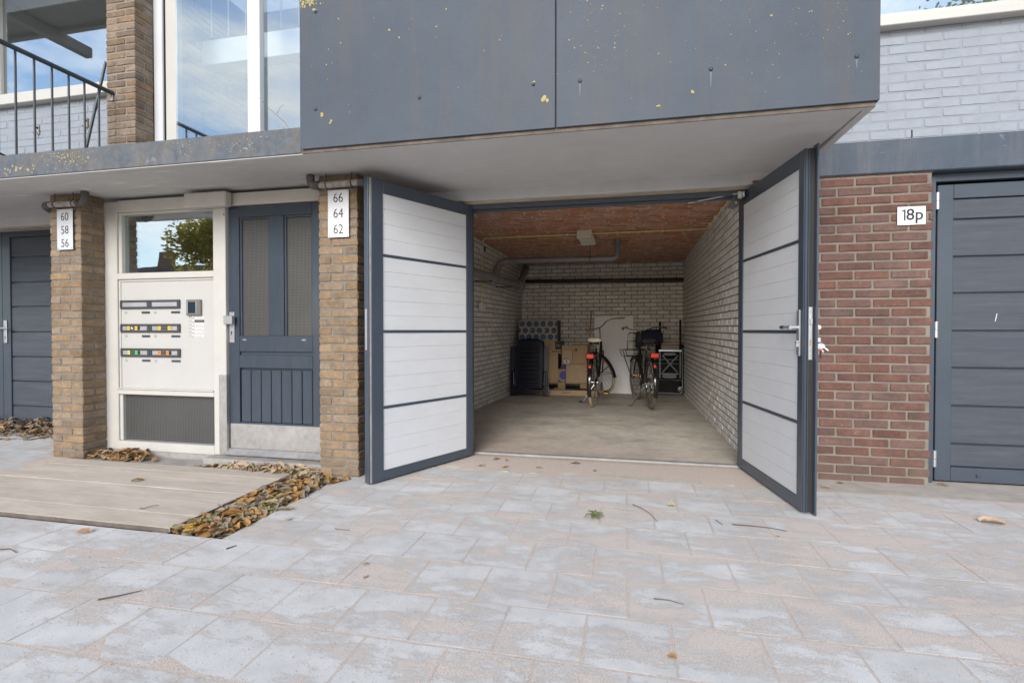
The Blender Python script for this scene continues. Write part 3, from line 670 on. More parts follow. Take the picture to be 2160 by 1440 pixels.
# ---- upper left: brick pier, terrace wall, big window
def small_pier(name, label, X0, X1, Y0_, Y1_, Z0, Z1, matn, morn, seed, lichen=None):
    t = thing(name, label, 'brick pier', ((X0 + X1) / 2, (Y0_ + Y1_) / 2, Z0))
    part('mortar', B().box(X0 + .006, X1 - .006, Y0_ + .006, Y1_ - .002, Z0, Z1), morn, t)
    r = random.Random(seed); h, j = .0545, .012; z = Z0 + .004; row = 0; W = X1 - X0; D = Y1_ - Y0_
    full = W - .105 - j
    while z < Z1 - .015:
        hh = min(h, Z1 - z)
        runs = []
        if row % 2 == 0: runs = [(X0, X0 + .105, Y0_, Y0_ + .1), (X0 + .105 + j, X1, Y0_, Y0_ + .1)]; y = Y0_ + .1 + j; first = .0
        else: runs = [(X0, X1 - .105 - j, Y0_, Y0_ + .1), (X1 - .105, X1, Y0_, Y0_ + min(.21, D))]; y = Y0_ + min(.21, D) + j
        while y < Y1_ - .03:
            y2 = min(y + .21, Y1_); runs.append((X1 - .1, X1, y, y2)); y = y2 + j
        for a, b_, c, d in runs:
            lx, ly = b_ - a, d - c; e = r.uniform(-.0022, .0022); e2 = r.uniform(-.0022, .0022)
            loc = ((a + b_) / 2 + e, (c + d) / 2 + e2, z + hh / 2 + r.uniform(-.0012, .0012))
            if ly > lx + .02: me, fx = brick_mesh(ly, lx, hh, matn, ch=.0055, jit=.0035); place('brick', me, t, loc, (0, r.uniform(-.012, .012), math.pi / 2 + r.uniform(-.01, .01)), (fx, 1, 1))
            else: me, fx = brick_mesh(lx, ly, hh, matn, ch=.0055, jit=.0035); place('brick', me, t, loc, (r.uniform(-.01, .01), r.uniform(-.012, .012), r.uniform(-.01, .01)), (fx, 1, 1))
        z += h + j; row += 1
    return t
P1X0, P1X1, PY0 = -4.855, -4.522, 3.48
small_pier('brick_pier', 'yellow brown brick pier left of the cream mailbox front with plate 60 58 56', P1X0, P1X1, PY0, 3.685, 0, 2.262, 'brick_yellow', 'mortar', 21)
small_pier('brick_pier', 'yellow brown brick pier right of the front door with plate 66 64 62', -2.262, -1.940, PY0, 4.215, 0, 2.27, 'brick_yellow', 'mortar', 22)
small_pier('brick_pier', 'dark brown upper brick pier standing on the canopy beside the tall window', -4.865, -4.53, 4.0, 4.195, 2.42, 4.6, 'brick_brown', 'mortar_dark', 23)

pl = thing('terrace_wall', 'pale blue painted brick wall behind the terrace railing, upper left', 'brick wall', (-6.0, 4.3, 2.42))
part('mortar', B().box(-9.2, -4.9, 4.305, 4.5, 2.42, 3.55), 'mortar_painted', pl)
brick_surface(pl, [(-7.3, 4.305, 2.43), (-4.9, 4.305, 2.43), (-4.9, 4.305, 3.515), (-7.3, 4.305, 3.515)], .235, .062, .0105, .06, 'brick_painted', seed=14, proud=.003, jit=.0022)
for x, z in ((-6.13, 3.24), (-5.48, 3.26)):
    c = thing('wall_hook', 'small rusty cleat screwed to the painted wall, %s' % ('left of the two' if x < -6 else 'right of the two'), 'hook', (x, 4.30, z), group='rusty cleats on the painted terrace wall')
    part('back_plate', B().box(x - .014, x + .014, 4.285, 4.300, z - .05, z + .05, .003), 'concrete', c)
    part('screw', B().lathe([(.012, 0), (.012, .012), (.006, .02)], (x, 4.285, z + .02), (0, -1, 0), 8), 'rust', c)
    part('arm', B().tube([(x, 4.28, z - .03), (x - .01, 4.25, z - .05), (x - .02, 4.245, z - .03)], .006, 6), 'concrete', c)
wl = thing('terrace_window', 'wide white silled window reflecting sky and a dark balcony, upper left', 'window', (-6, 4.28, 3.5))
part('sill', B().box(-9.2, -4.9, 4.22, 4.36, 3.515, 3.585, .004), 'cream_trim', wl)
part('bottom_rail', B().box(-9.2, -4.9, 4.27, 4.34, 3.587, 3.655, .004), 'cream_trim', wl)
part('stile', B().box(-6.72, -6.62, 4.27, 4.34, 3.656, 5.4, .004), 'cream_trim', wl)
part('pane', B().box(-6.62, -4.9, 4.305, 4.311, 3.655, 5.4), 'glass', wl); part('pane', B().box(-9.2, -6.72, 4.305, 4.311, 3.655, 5.4), 'glass', wl)
part('inner_lining', B().box(-9.2, -4.9, 5.5, 5.55, 3.4, 5.5), 'dark_in', wl)

tw = thing('tall_window', 'tall white framed window with see-through loggia, left of the balcony box', 'window', (-3.6, 4.2, 2.42))
WY = 4.2
part('frame_post', B().box(-4.53, -4.43, WY, WY + .06, 2.42, 4.8, .004), 'white_plastic', tw)
part('frame_post', B().box(-4.428, -4.29, WY + .035, WY + .10, 2.42, 4.8, .004), 'cream_trim', tw)
part('mullion', B().box(-3.468, -3.335, WY, WY + .07, 2.42, 4.8, .004), 'white_plastic', tw)
part('gasket', B().box(-4.442, -4.428, WY + .02, WY + .05, 2.42, 4.8), 'black_matte', tw)
part('bottom_rail', B().box(-4.29, -2.0, WY + .01, WY + .07, 2.42, 2.50, .003), 'cream_trim', tw)
part('pane', B().box(-4.29, -3.468, WY + .020, WY + .026, 2.50, 4.8), 'glass_clear', tw); part('pane', B().box(-3.334, -2.0, WY + .0555, WY + .061, 2.50, 4.8), 'glass_clear', tw)
lo = thing('loggia_interior', 'painted brick loggia with white beam seen through the tall window', 'interior', (-3.3, 5, 2.42))
part('side_wall', B().box(-4.60, -4.455, 4.28, 5.55, 2.42, 4.9), 'mortar_painted', lo)
sq = [(-4.45, 4.28, 2.43), (-4.45, 5.55, 2.43), (-4.45, 5.55, 4.6), (-4.45, 4.28, 4.6)]
brick_surface(lo, sq, .21, .055, .012, .03, 'brick_painted', seed=15, proud=.006)
part('rear_wall', B().box(-4.6, -2.0, 5.55, 5.6, 2.42, 5), 'dark_in', lo)
part('white_beam', B().box(-4.44, -2.0, 4.70, 4.86, 3.94, 4.20, .004), 'gallery_white', lo)
for i in range(8):
    part('bar', B().tube([(-4.3 + i * .21, 4.68, 4.205), (-4.3 + i * .21, 4.68, 4.75)], .006, 6), 'cream_trim', lo)

# ---- terrace railing
rl = thing('terrace_railing', 'dark steel railing with thin balusters on the canopy terrace, upper left', 'railing', (-4.78, 3.5, 2.42))
rx = -4.79; rz = 3.365
part('handrail', B().tube([(rx, 2.75, rz), (rx, 4.012, rz)], .020, 12), 'rail', rl, smooth=True)
for y in (3.06, 3.195, 3.33, 3.465, 3.60, 3.735, 3.865):
    if y == 3.06: y = 3.075
    part('baluster', B().tube([(rx, y, 2.42), (rx, y, rz - .01)], .0085, 8), 'rail', rl, smooth=True)
part('bottom_bar', B().tube([(rx, 3.02, 2.50), (rx, 3.3, 2.44)], .009, 8), 'rail', rl)
part('bracket', B().box(rx - .012, rx + .012, 3.985, 3.997, rz - .075, rz - .02, .003).tube([(rx, 3.99, rz - .05), (rx, 3.97, rz - .015)], .006, 6), 'steel', rl)
solo('diagonal_brace', B().tube([(-5.05, 4.15, 3.77), (-5.36, 4.08, 2.44)], .013, 8).tube([(-5.135, 4.13, 3.40), (-5.16, 4.125, 3.30)], .0165, 8), 'rail', 'slanted dark steel rod between the terrace railing and the pier', 'brace', loc=(-5.36, 4.1, 2.42))
solo('terrace_floor', B().box(-8.5, -2.06, 3.06, 4.32, 2.41, 2.4205), 'concrete', 'concrete terrace floor on top of the canopy slab', 'terrace', loc=(-5, 3.6, 2.41))
w = thing('weed_stem', 'thin dry weed stalk growing on the slab edge before the window', 'weed', (-2.25, 3.2, 2.42))
part('stem', B().tube([(-2.18, 3.05, 2.43), (-2.26, 3.06, 2.52), (-2.36, 3.07, 2.60), (-2.44, 3.08, 2.68)], .0018, 5), 'leaf_c', w)
part('seed_head', B().tube([(-2.30, 3.065, 2.56), (-2.27, 3.06, 2.61), (-2.24, 3.06, 2.615)], .0014, 5).tube([(-2.42, 3.08, 2.66), (-2.46, 3.08, 2.70)], [.004, .001], 5), 'leaf_b', w)
part('leaf', B().tube([(-2.24, 3.06, 2.50), (-2.235, 3.05, 2.46), (-2.24, 3.045, 2.44)], [.001, .003, .0005], 5), 'leaf_b', w)
# =================================================================== entrance front
FY = 3.69
fr = thing('mailbox_partition', 'cream painted timber partition with mailbox panel left of the front door', 'partition', (-3.9, FY, 0))
def wt(n, *a, bev=.004, m='white_timber'): return part(n, B().box(*a, bev), m, fr)
wt('stile', -4.535, -4.395, FY, FY + .09, .045, 2.235)
wt('top_rail', -4.394, -2.27, FY + .002, FY + .09, 2.14, 2.245)
wt('post', -3.385, -3.262, FY - .012, FY + .09, .05, 2.1395)
wt('window_bead', -4.394, -4.36, FY + .015, FY + .07, 1.604, 2.139); wt('window_bead', -4.3595, -3.3855, FY + .015, FY + .07, 2.118, 2.139)
wt('window_bead', -3.4, -3.3855, FY + .015, FY + .07, 1.604, 2.1175)
wt('middle_rail', -4.3945, -3.3855, FY - .004, FY + .08, 1.549, 1.603)
wt('panel_bead', -4.394, -4.375, FY + .012, FY + .06, .586, 1.5485); wt('panel_bead', -4.3745, -3.386, FY + .012, FY + .06, 1.528, 1.5485)
wt('lower_rail', -4.3945, -3.3855, FY - .010, FY + .08, .535, .585); wt('drip_ledge', -4.3945, -3.3855, FY - .022, FY + .02, .580, .5905, bev=.003)
wt('bottom_rail', -4.3945, -3.3855, FY - .012, FY + .09, .045, .122)
wt('stile', -4.394, -4.36, FY + .012, FY + .07, .1225, .5345)
part('pane', B().box(-4.36, -3.40, FY + .05, FY + .056, 1.604, 2.118), 'glass_low', fr)
part('mailbox_panel', B().box(-4.375, -3.386, FY + .022, FY + .045, .586, 1.528), 'white_panel', fr)
wp = part('wired_pane', B().box(-4.36, -3.386, FY + .045, FY + .051, .1225, .5345), 'glass_wired', fr)
b = B()
for i in range(61): x = -4.358 + i * .0162; b.box(x, x + .0045, FY + .0425, FY + .045, .1235, .5335)
for i in range(26): z = .128 + i * .0162; b.box(-4.359, -3.387, FY + .0415, FY + .0424, z, z + .0045)
part('wire_mesh', b, 'wire', wp)
part('corner_guard', B().box(-3.332, -3.2575, FY - .0165, FY - .0125, .055, .726, .001).box(-3.2612, -3.2582, FY - .0125, FY + .06, .055, .726), 'steel', fr)
part('interior_back', B().box(-4.4, -2.3, FY + .9, FY + .92, -.05, 2.3).box(-4.5, -2.3, FY + .09, FY + .92, -.02, .0), 'dark_in', fr)
pls = solo('plinth', B().box(-4.52, -2.262, FY - .006, FY + .25, -.06, .044, .004).box(-3.42, -2.262, FY - .10, FY - .008, -.06, .0405, .006), 'concrete', 'low grey concrete plinth under the cream front and the door', 'plinth', loc=(-3.5, FY, 0))
solo('entrance_screed', B().box(-4.5, -2.262, 3.30, FY - .008, -.08, -.004, .004), 'concrete', 'strip of concrete between the plinth and the wooden deck', 'concrete strip', loc=(-3.5, 3.5, 0))

# mail slots
rows = ((1.289, 1.365, '60', '66'), (1.081, 1.156, '58', '64'), (.866, .941, '56', '62'))
desc = {'60': 'plain silver mail slot numbered 60, top left', '66': 'plain silver mail slot numbered 66, top right',
        '58': 'mail slot 58 with two yellow stickers and a torn white scrap', '64': 'mail slot 64 with two yellow stickers, middle right',
        '56': 'mail slot 56 with one lime and one green sticker', '62': 'mail slot 62 with two orange stickers, bottom right'}
my = FY + .022
for z0, z1, a, c in rows:
    for x0, x1, n in ((-4.377, -4.063, a), (-4.061, -3.747, c)):
        t = thing('mail_slot', desc[n], 'mail slot', ((x0 + x1) / 2, my, (z0 + z1) / 2), group='mail slots in the cream panel')
        b = B().box(x0, x1, my - .016, my, z1 - .018, z1, .003).box(x0, x1, my - .016, my, z0, z0 + .018, .003).box(x0, x0 + .018, my - .0155, my, z0 + .018, z1 - .018, .001).box(x1 - .026, x1, my - .0155, my, z0 + .018, z1 - .018, .001)
        part('surround', b, 'slot_frame', t)
        fl = part('flap', B().box(x0 + .0185, x1 - .0265, my - .008, my - .003, z0 + .0185, z1 - .0185, .001), 'slot_flap', t)
        zc = (z0 + z1) / 2; yy = my - .0083
        def st(xa, xb, mm, nm='sticker'): return part(nm, B().box(xa, xb, yy - .0006, yy, zc - .016, zc + .016), mm, t)
        if n in ('58', '64', '62', '56'):
            o0 = x0 + (.068 if n in ('58', '56') else .082)
            cols = {'58': ('yellow', 'yellow'), '64': ('yellow', 'yellow'), '62': ('orange', 'orange'), '56': ('lime', 'green')}[n]
            ga = .085 if n != '64' else .108
            st(o0, o0 + .14, 'black_matte', 'sticker_ground'); yy -= .0007
            st(o0 + .003, o0 + .031, cols[0]); st(o0 + ga - (0 if n != '64' else .003), o0 + ga + .028, cols[1])
            for k, xx in enumerate((o0 + .017, o0 + ga + (.014 if n != '64' else .011))):
                text('JA' if (n == '56' and k) else 'NEE', .012, 'sticker_text', 'black_print', t, (xx, yy - .0012, zc), sx=.9, depth=.0003)
            b = B()
            for q in range(4): b.box(o0 + .036, o0 + ga - .006, yy - .0006, yy - .0002, zc + .010 - q * .0065, zc + .0115 - q * .0065)
            part('small_print', b, 'grey_print', t)
            if n == '58': part('paper_scrap', B().add([(o0 + .042, yy - .002, zc), (o0 + .055, yy - .004, zc + .014), (o0 + .072, yy - .002, zc - .006), (o0 + .055, yy - .0015, zc - .008)], [(0, 1, 2, 3)]), 'paper', t)
        text(n, .033, 'number', 'grey_print', t, (x0 + .05, my - .0006, z0 - .034), sx=.85, depth=.0004)
        part('name_plate', B().box(x1 - .098 if n in (c,) else x1 - .093, x1 - .005, my - .003, my, z0 - .043, z0 - .023, .001), 'card_dark' if z0 > 1.2 else 'anthracite', t)

ic = thing('intercom', 'taupe video intercom with six bell buttons beside the mail slots', 'intercom', (-3.6, my, 1.3))
part('housing', B().box(-3.672, -3.527, my - .022, my, 1.226, 1.362, .004), 'taupe', ic)
sc_ = part('screen', B().box(-3.650, -3.572, my - .0245, my - .0222, 1.247, 1.342, .001), 'screen', ic)
part('bezel', B().box(-3.6595, -3.6505, my - .0245, my - .0222, 1.245, 1.346).box(-3.5715, -3.5625, my - .0245, my - .0222, 1.245, 1.346), 'alu', ic)
for i, nn in enumerate(('66', '64', '62', '60', '58', '56')):
    z = 1.2105 - i * .0316
    part('bell_button', B().lathe([(.0085, 0), (.0085, .003), (.006, .005), (.002, .0055)], (-3.627, my, z), (0, -1, 0), 12), 'alu', ic, smooth=True)
    part('name_label', B().box(-3.603, -3.508, my - .002, my, z - .009, z + .009, .0006), 'black_matte' if i == 1 else 'paper', ic)
    b = B(); r = random.Random(i)
    x = -3.588
    while x < -3.53: l_ = r.uniform(.005, .012); b.box(x, x + l_, my - .0026, my - .0021, z - .002, z + .002); x += l_ + .003
    part('name_writing', b, 'grey_print', ic)
    text(nn, .013, 'bell_number', 'grey_print', ic, (-3.657, my - .0006, z), depth=.0003)
t = solo('cable_cover', B().box(-3.60, -3.19, 3.60, FY - .013, 2.122, 2.243, .010), 'white_timber', 'cream cable cover box at the soffit above the mailbox front', 'cover box', loc=(-3.4, 3.65, 2.12))

# ---- front door
DY = FY + .02
fd = thing('front_door', 'anthracite front door with two wired glass lights and steel kick plate', 'door', (-2.8, DY, .05))
def dp(n, *a, bev=.003, m='door_paint', par=None): return part(n, B().box(*a, bev), m, par or fd)
dp('stile', -3.256, -3.160, DY, DY + .045, .315, 2.137); dp('stile', -2.470, -2.268, DY, DY + .045, .315, 2.137)
dp('top_rail', -3.159, -2.471, DY, DY + .045, 2.045, 2.137); dp('muntin', -2.866, -2.735, DY, DY + .045, 1.056, 2.0445)
dp('middle_rail', -3.159, -2.471, DY + .001, DY + .045, .922, 1.0555); dp('lock_rail', -3.159, -2.471, DY, DY + .045, .785, .892)
dp('groove_strip', -3.159, -2.471, DY + .018, DY + .045, .8925, .9215, bev=0)
dp('bottom_rail', -3.159, -2.471, DY + .001, DY + .045, .29, .330)
for x0, x1 in ((-3.159, -2.8665), (-2.7345, -2.471)):
    p = dp('glazing_bead', x0, x0 + .018, DY + .012, DY + .04, 1.056, 2.0445, bev=.002); dp('glazing_bead', x1 - .018, x1, DY + .012, DY + .04, 1.056, 2.0445, bev=.002)
    dp('glazing_bead', x0 + .0185, x1 - .0185, DY + .012, DY + .04, 2.0265, 2.0445, bev=.002)
    gp = part('wired_pane', B().box(x0 + .0185, x1 - .0185, DY + .028, DY + .034, 1.056, 2.026), 'glass_wired', fd)
    b = B(); n = int((x1 - x0 - .037) / .0125)
    for i in range(n + 1): x = x0 + .019 + i * .0125; b.box(x, x + .0034, DY + .0255, DY + .028, 1.057, 2.025)
    z = 1.06
    while z < 2.02: b.box(x0 + .019, x1 - .019, DY + .0246, DY + .0254, z, z + .0034); z += .0125
    part('wire_mesh', b, 'wire', gp)
for i in range(7):
    x = -3.153 + i * .0966
    dp('tongue_board', x, x + .0905, DY + .010, DY + .035, .3305, .770, bev=.005)
dp('board_backing', -3.158, -2.472, DY + .028, DY + .044, .331, .7845, bev=0)
for x in (-3.11, -2.55): part('vent_slot', B().box(x - .018, x + .018, DY - .001, DY + .002, 1.016, 1.026), 'steel', fd)
part('kick_plate', B().box(-3.250, -2.268, DY - .003, DY, .108, .316, .001), 'steel', fd)
part('weather_bar', B().prism([(DY - .012, .106), (DY + .004, .106), (DY + .004, .070), (DY - .055, .060), (DY - .058, .068)], -3.275, -2.266, 'x'), 'steel', fd)
part('door_bottom', B().box(-3.25, -2.268, DY + .001, DY + .045, .05, .314), 'door_paint', fd)
h_ = part('lock_plate', B().box(-3.252, -3.203, DY - .009, DY - .0005, .995, 1.255, .004), 'alu', fd)
part('door_knob', B().box(-3.266, -3.182, DY - .060, DY - .022, 1.150, 1.222, .004).box(-3.24, -3.214, DY - .024, DY - .008, 1.17, 1.205), 'alu', fd)
part('keyhole', B().lathe([(.0085, 0), (.0085, .0015)], (-3.228, DY - .009, 1.085), (0, -1, 0), 10).box(-3.232, -3.224, DY - .0105, DY - .009, 1.06, 1.082), 'rust', fd)
part('top_bolt', B().lathe([(.010, 0), (.010, .012), (.004, .016)], (-3.275, FY - .012, 2.065), (0, -1, 0), 10), 'white_timber', fd)

# ---- number plates
def plate(name, label, x0, x1, z0, z1, y, m_, lines, size, sx, parent_y, group=None, bold=-.0006):
    t = thing(name, label, 'house number sign', ((x0 + x1) / 2, y, (z0 + z1) / 2), group=group)
    part('plate', B().box(x0, x1, y, y + .003, z0, z1, .0008), m_, t)
    for q in ((x0 + .012, z0 + .012), (x1 - .012, z0 + .012), (x0 + .012, z1 - .012), (x1 - .012, z1 - .012)):
        part('screw', B().lathe([(.0042, 0), (.0036, .0015)], (q[0], y, q[1]), (0, -1, 0), 8), 'black_matte' if m_ == 'alu_sign' else 'steel', t)
    for s_, z in lines: text(s_, size, 'number', 'black_print', t, ((x0 + x1) / 2, y - .0008, z), sx=sx, depth=.0005, offset=bold)
plate('number_sign', 'aluminium number plate reading 60 58 56 on the left pier', -4.752, -4.582, 1.788, 2.132, 3.462, 'alu_sign', (('60', 2.065), ('58', 1.952), ('56', 1.840)), .100, .86, 0)
plate('number_sign', 'aluminium number plate reading 66 64 62 on the right pier', -2.172, -2.000, 1.793, 2.145, 3.462, 'alu_sign', (('66', 2.083), ('64', 1.968), ('62', 1.850)), .100, .86, 0)
plate('number_sign', 'white enamel number plate reading 18p on the red brick wall', 1.900, 2.075, 1.848, 1.977, 4.168, 'enamel', (('8p', 1.917),), .112, .98, 0, bold=.0016)

sg = bpy.data.objects['number_sign.002']
for c in sg.children:
    if c.name.startswith('number'): c.location.x += .020
part('number', B().prism([(1.927, 1.952), (1.927, 1.942), (1.940, 1.944), (1.940, 1.8795), (1.950, 1.8795), (1.950, 1.9575), (1.942, 1.9575), (1.937, 1.9525)], 4.1665, 4.1678, 'y'), 'black_print', sg)
# ---- drain pipes on the piers
def bendp(a, c, b_, n=5):
    a, c, b_ = Vector(a), Vector(c), Vector(b_); return [(a * (1 - t) ** 2 + c * 2 * t * (1 - t) + b_ * t * t) for t in [i / n for i in range(n + 1)]]
def drain(label, x_up, x_far, z, y, direction):
    t = thing('drain_pipe', label, 'pipe', ((x_up + x_far) / 2, y, z), group='short drain pipes under the canopy')
    s = 1 if x_far > x_up else -1
    part('elbow', B().tube([(x_up, y, 2.255)] + bendp((x_up, y, z + .05), (x_up, y, z), (x_up + s * .05, y, z)) + [(x_up + s * .075, y, z)], .030, 12).tube([(x_up + s * .05, y, z), (x_up + s * .075, y, z)], .034, 12), 'pipe_dark', t, smooth=True)
    part('pipe', B().tube([(x_up + s * .07, y, z), (x_far - s * .05, y, z + .003)], .0245, 12), 'pipe_old', t, smooth=True)
    part('end_elbow', B().tube([(x_far - s * .07, y, z + .003)] + bendp((x_far - s * .04, y, z), (x_far, y, z), (x_far + s * .01, y + .05, z - .02)) + [(x_far + s * .015, y + .10, z - .03)], .029, 12), 'pipe_dark', t, smooth=True)
    for q in (.28, .72):
        x = x_up + (x_far - x_up) * q
        cl_ = part('pipe_clip', B().tube([(x + .006 * math.cos(0), y + .027 * math.cos(a), z + .027 * math.sin(a)) for a in [i * 2 * math.pi / 12 for i in range(12)]], .004, 5, closed=True), 'rust', t)
        part('hanger_rod', B().tube([(x, y, z + .028), (x, y, 2.258)], .0045, 6), 'rust', cl_)
drain('weathered drain pipe across the top of the left pier', -4.415, -4.86, 2.165, 3.435, -1)
drain('weathered drain pipe across the top of the right pier', -2.298, -1.83, 2.178, 3.435, 1)

# ---- wooden deck
dk = thing('wooden_deck', 'sandy weathered board deck lying before the entrance', 'deck', (-3.5, 2.8, 0))
ys = [2.315, 2.50, 2.70, 2.905, 3.10, 3.255, 3.41]
for i in range(6):
    y0, y1 = ys[i] + .002, ys[i + 1] - .002
    x1 = -2.425 - (.0 if i < 2 else .004 * i) + rnd.uniform(-.004, .004); x0 = -4.66 if i > 0 else -4.66
    if i == 5: x0 = -4.6
    p = part('board', B().box(x0, x1, y0, y1, -.004 + rnd.uniform(0, .001), (.0205, .0215, .020, .0222, .021, .0218)[i], .001), 'wood_deck', dk)
part('gap_shade', B().box(-4.6, -2.45, ys[0] + .01, ys[-1] - .01, -.004, .0165), 'edge_shade', dk)  # dark fill standing in for the shade between the boards
part('shaded_edge', B().box(-4.66, -2.43, 2.3155, 2.3175, -.006, .0185).box(-2.4235, -2.4215, 2.32, 3.40, -.006, .0185), 'edge_shade', dk)  # dark strips on the front and right side, shade put into their colour
part('bearer', B().box(-4.6, -4.5, 2.33, 3.39, -.04, -.005).box(-2.55, -2.45, 2.33, 3.39, -.04, -.005), 'wood_deck', dk)
struct('planting_pit', B().box(-4.7, -2.05, 2.29, 4.0, -.088, -.040), 'soil')

# ---- closed anthracite garage doors
def garage_door(name, label, x0, x1, y, ztop, lines, hinges=None, handle=None, split=None, left_stile=.10, pane_from=None):
    t = thing(name, label, 'garage door', ((x0 + x1) / 2, y, 0))
    def q(n, *a, bev=.003, m='anthracite', par=None): return part(n, B().box(*a, bev), m, par or t)
    q('frame_head', x0 - .05, x1, y - .02, y + .06, ztop + .02, ztop + .075)
    q('left_stile', x0, x0 + left_stile, y, y + .05, .012, ztop)
    q('top_rail', x0 + left_stile + .0005, x1, y, y + .05, lines[0], ztop); q('bottom_rail', x0 + left_stile + .0005, x1, y, y + .05, .012, lines[-1])
    q('backing', x0 + .05, x1, y + .035, y + .04, .05, ztop - .05, bev=0)
    for a, c in zip(lines[:-1], lines[1:]):
        q('panel_board', x0 + left_stile + .001, x1, y + .014, y + .034, c + .0055, a - .0055, bev=.0045, m='slat_dark')
    return t, q
t, q = garage_door('garage_door', 'closed anthracite garage door with silver hinges at the right edge', 2.205, 3.9, 4.28, 2.145, [2.045, 1.896, 1.628, 1.366, 1.095, .828, .554, .279, .113])
for z0, z1 in ((1.968, 2.087), (1.047, 1.163), (.115, .233)):
    x = 2.193
    part('hinge', B().tube([(x, 4.262, z0), (x, 4.262, (z0 + z1) / 2 - .0015)], .0135, 12).tube([(x, 4.262, (z0 + z1) / 2 + .0015), (x, 4.262, z1)], .0135, 12), 'alu', t, smooth=True)
part('jamb', B().box(2.140, 2.178, 4.25, 4.34, 0, 2.2), 'anthracite', t); part('rebate', B().box(2.178, 2.2045, 4.31, 4.34, 0, 2.2), 'black_matte', t)
part('drain_cap', B().box(2.462, 2.490, 4.268, 4.2795, .052, .067, .002), 'anthracite', t)
part('paint_scrape', B().add([(2.582, 4.2935, 1.215), (2.588, 4.2935, 1.22), (2.577, 4.2935, 1.162), (2.573, 4.2935, 1.165)], [(0, 1, 2, 3)]), 'paper', t)
t, q = garage_door('garage_door', 'closed anthracite garage door left of the brick pier with silver handle', -6.862, -5.0, 4.42, 2.235, [2.145, 1.918, 1.636, 1.364, 1.081, .803, .529, .250, .094], left_stile=.112)
q('second_stile', -7.0, -6.868, 4.42, 4.47, .012, 2.235); q('second_board', -8.2, -7.001, 4.434, 4.46, .1, 2.14, m='slat_dark')
part('handle_plate', B().box(-6.835, -6.790, 4.405, 4.419, .955, 1.215, .006), 'alu', t)
hh = part('handle', B().tube([(-6.812, 4.405, 1.125), (-6.812, 4.36, 1.125)], .010, 10).tube([(-6.81, 4.362, 1.125), (-6.90, 4.362, 1.127)], .011, 10).tube([(-6.812, 4.36, 1.125), (-6.70, 4.362, 1.123)], .009, 10), 'alu', t, smooth=True)
part('cylinder', B().lathe([(.014, 0), (.013, .008)], (-6.808, 4.405, 1.02), (0, -1, 0), 10), 'steel', t)
part('drain_cap', B().box(-6.56, -6.53, 4.408, 4.4195, .04, .055, .002), 'anthracite', t)

# ---- garage opening: header rail, jambs, threshold strip
gf = thing('garage_door_frame', 'dark metal frame around the open garage with white threshold strip', 'door frame', (-.2, 4.32, 0))
part('header', B().box(GX0 - .06, GX1 + .03, 4.285, 4.345, 2.150, 2.1875, .003).box(GX0 - .06, GX1 + .03, 4.345, 4.40, 2.165, 2.2, .003), 'anthracite', gf)
part('header_lip', B().box(GX0 - .06, GX1 + .03, 4.335, 4.35, 2.128, 2.149, .001), 'anthracite', gf)
part('slide_rail', B().box(.25, GX1, 4.352, 4.362, 2.128, 2.134), 'alu', gf)
part('jamb', B().box(GX0 - .065, GX0 - .018, 4.30, 4.38, 0, 2.15, .003), 'anthracite', gf); part('jamb', B().box(GX1 + .02, GX1 + .06, 4.40, 4.47, 0, 2.15, .003), 'anthracite', gf)
part('threshold', B().box(GX0 - .05, GX1 + .05, 4.392, 4.432, -.01, .0115, .002), 'threshold_grey', gf)
part('threshold_groove', B().box(GX0 - .05, GX1 + .05, 4.4322, 4.438, -.01, .0135), 'anthracite', gf)

# ---- open door leaves: local x along the leaf from the hinge, local y = thickness
def leaf(label, hinge, free, sgn, length, s0, s1, z0, z1, extra):
    d = Vector((free[0] - hinge[0], free[1] - hinge[1], 0)); a = math.atan2(d.y, d.x)
    t = thing('garage_door_leaf', label, 'garage door', (hinge[0], hinge[1], 0), a, group='open leaves of the garage door'); t['_local'] = 1
    T = .058
    def Y(v0, v1): return (v0, v1) if sgn > 0 else (-v1, -v0)
    def q(n, xa, xb, ya, yb, za, zb, m='anthracite', bev=.002, par=None): ya, yb = Y(ya, yb); return part(n, B().box(xa, xb, ya, yb, za, zb, bev), m, par or t, local=True)
    zt, zb = 2.176, .016
    q('hinge_stile', 0, s0, 0, T, zb, zt); q('free_stile', s1, length, 0, T, zb, zt)
    q('top_rail', s0 + .0005, s1 - .0005, .0005, T, z1, zt); q('bottom_rail', s0 + .0005, s1 - .0005, .0005, T, zb, z0)
    bars = [.540, 1.091, 1.641]
    for zz in bars: q('glazing_bar', s0 + .0005, s1 - .0005, .003, T - .01, zz - .0095, zz + .0095, bev=.001)
    edges = [z0] + [v for zz in bars for v in (zz - .0095, zz + .0095)] + [z1]
    for k in range(4):
        a0, a1 = edges[2 * k], edges[2 * k + 1]; n = 4 if k in (0, 3) else 5
        for i in range(n):
            c0 = a0 + (a1 - a0) * i / n; c1 = a0 + (a1 - a0) * (i + 1) / n
            q('panel_slat', s0 + .001, s1 - .001, .007, .04, c0 + .0004, c1 - .0004, m='slat_white', bev=.0018)
    q('panel_core', s0 + .002, s1 - .002, .015, .038, z0 + .001, z1 - .001, m='slat_white', bev=0)
    extra(t, q, length, T)
    return t
def ex_left(t, q, Ln, T):
    q('edge_flange', Ln + .001, Ln + .016, .018, T + .006, .010, 2.185)
    q('rebate_strip', Ln + .001, Ln + .007, .002, .016, .016, 2.176, m='steel', bev=0)
    q('strike_plate', Ln + .0165, Ln + .019, .03, .05, .96, 1.25, m='alu', bev=0)
    for z in (.3, 1.1, 1.95): q('hinge', -.014, -.0005, .02, .045, z - .05, z + .05, m='anthracite')
leaf('left open garage door leaf with white ribbed panels', (-1.29, 4.28), (-1.748, 3.314), -1, 1.060, .074, .958, .082, 2.086, ex_left)
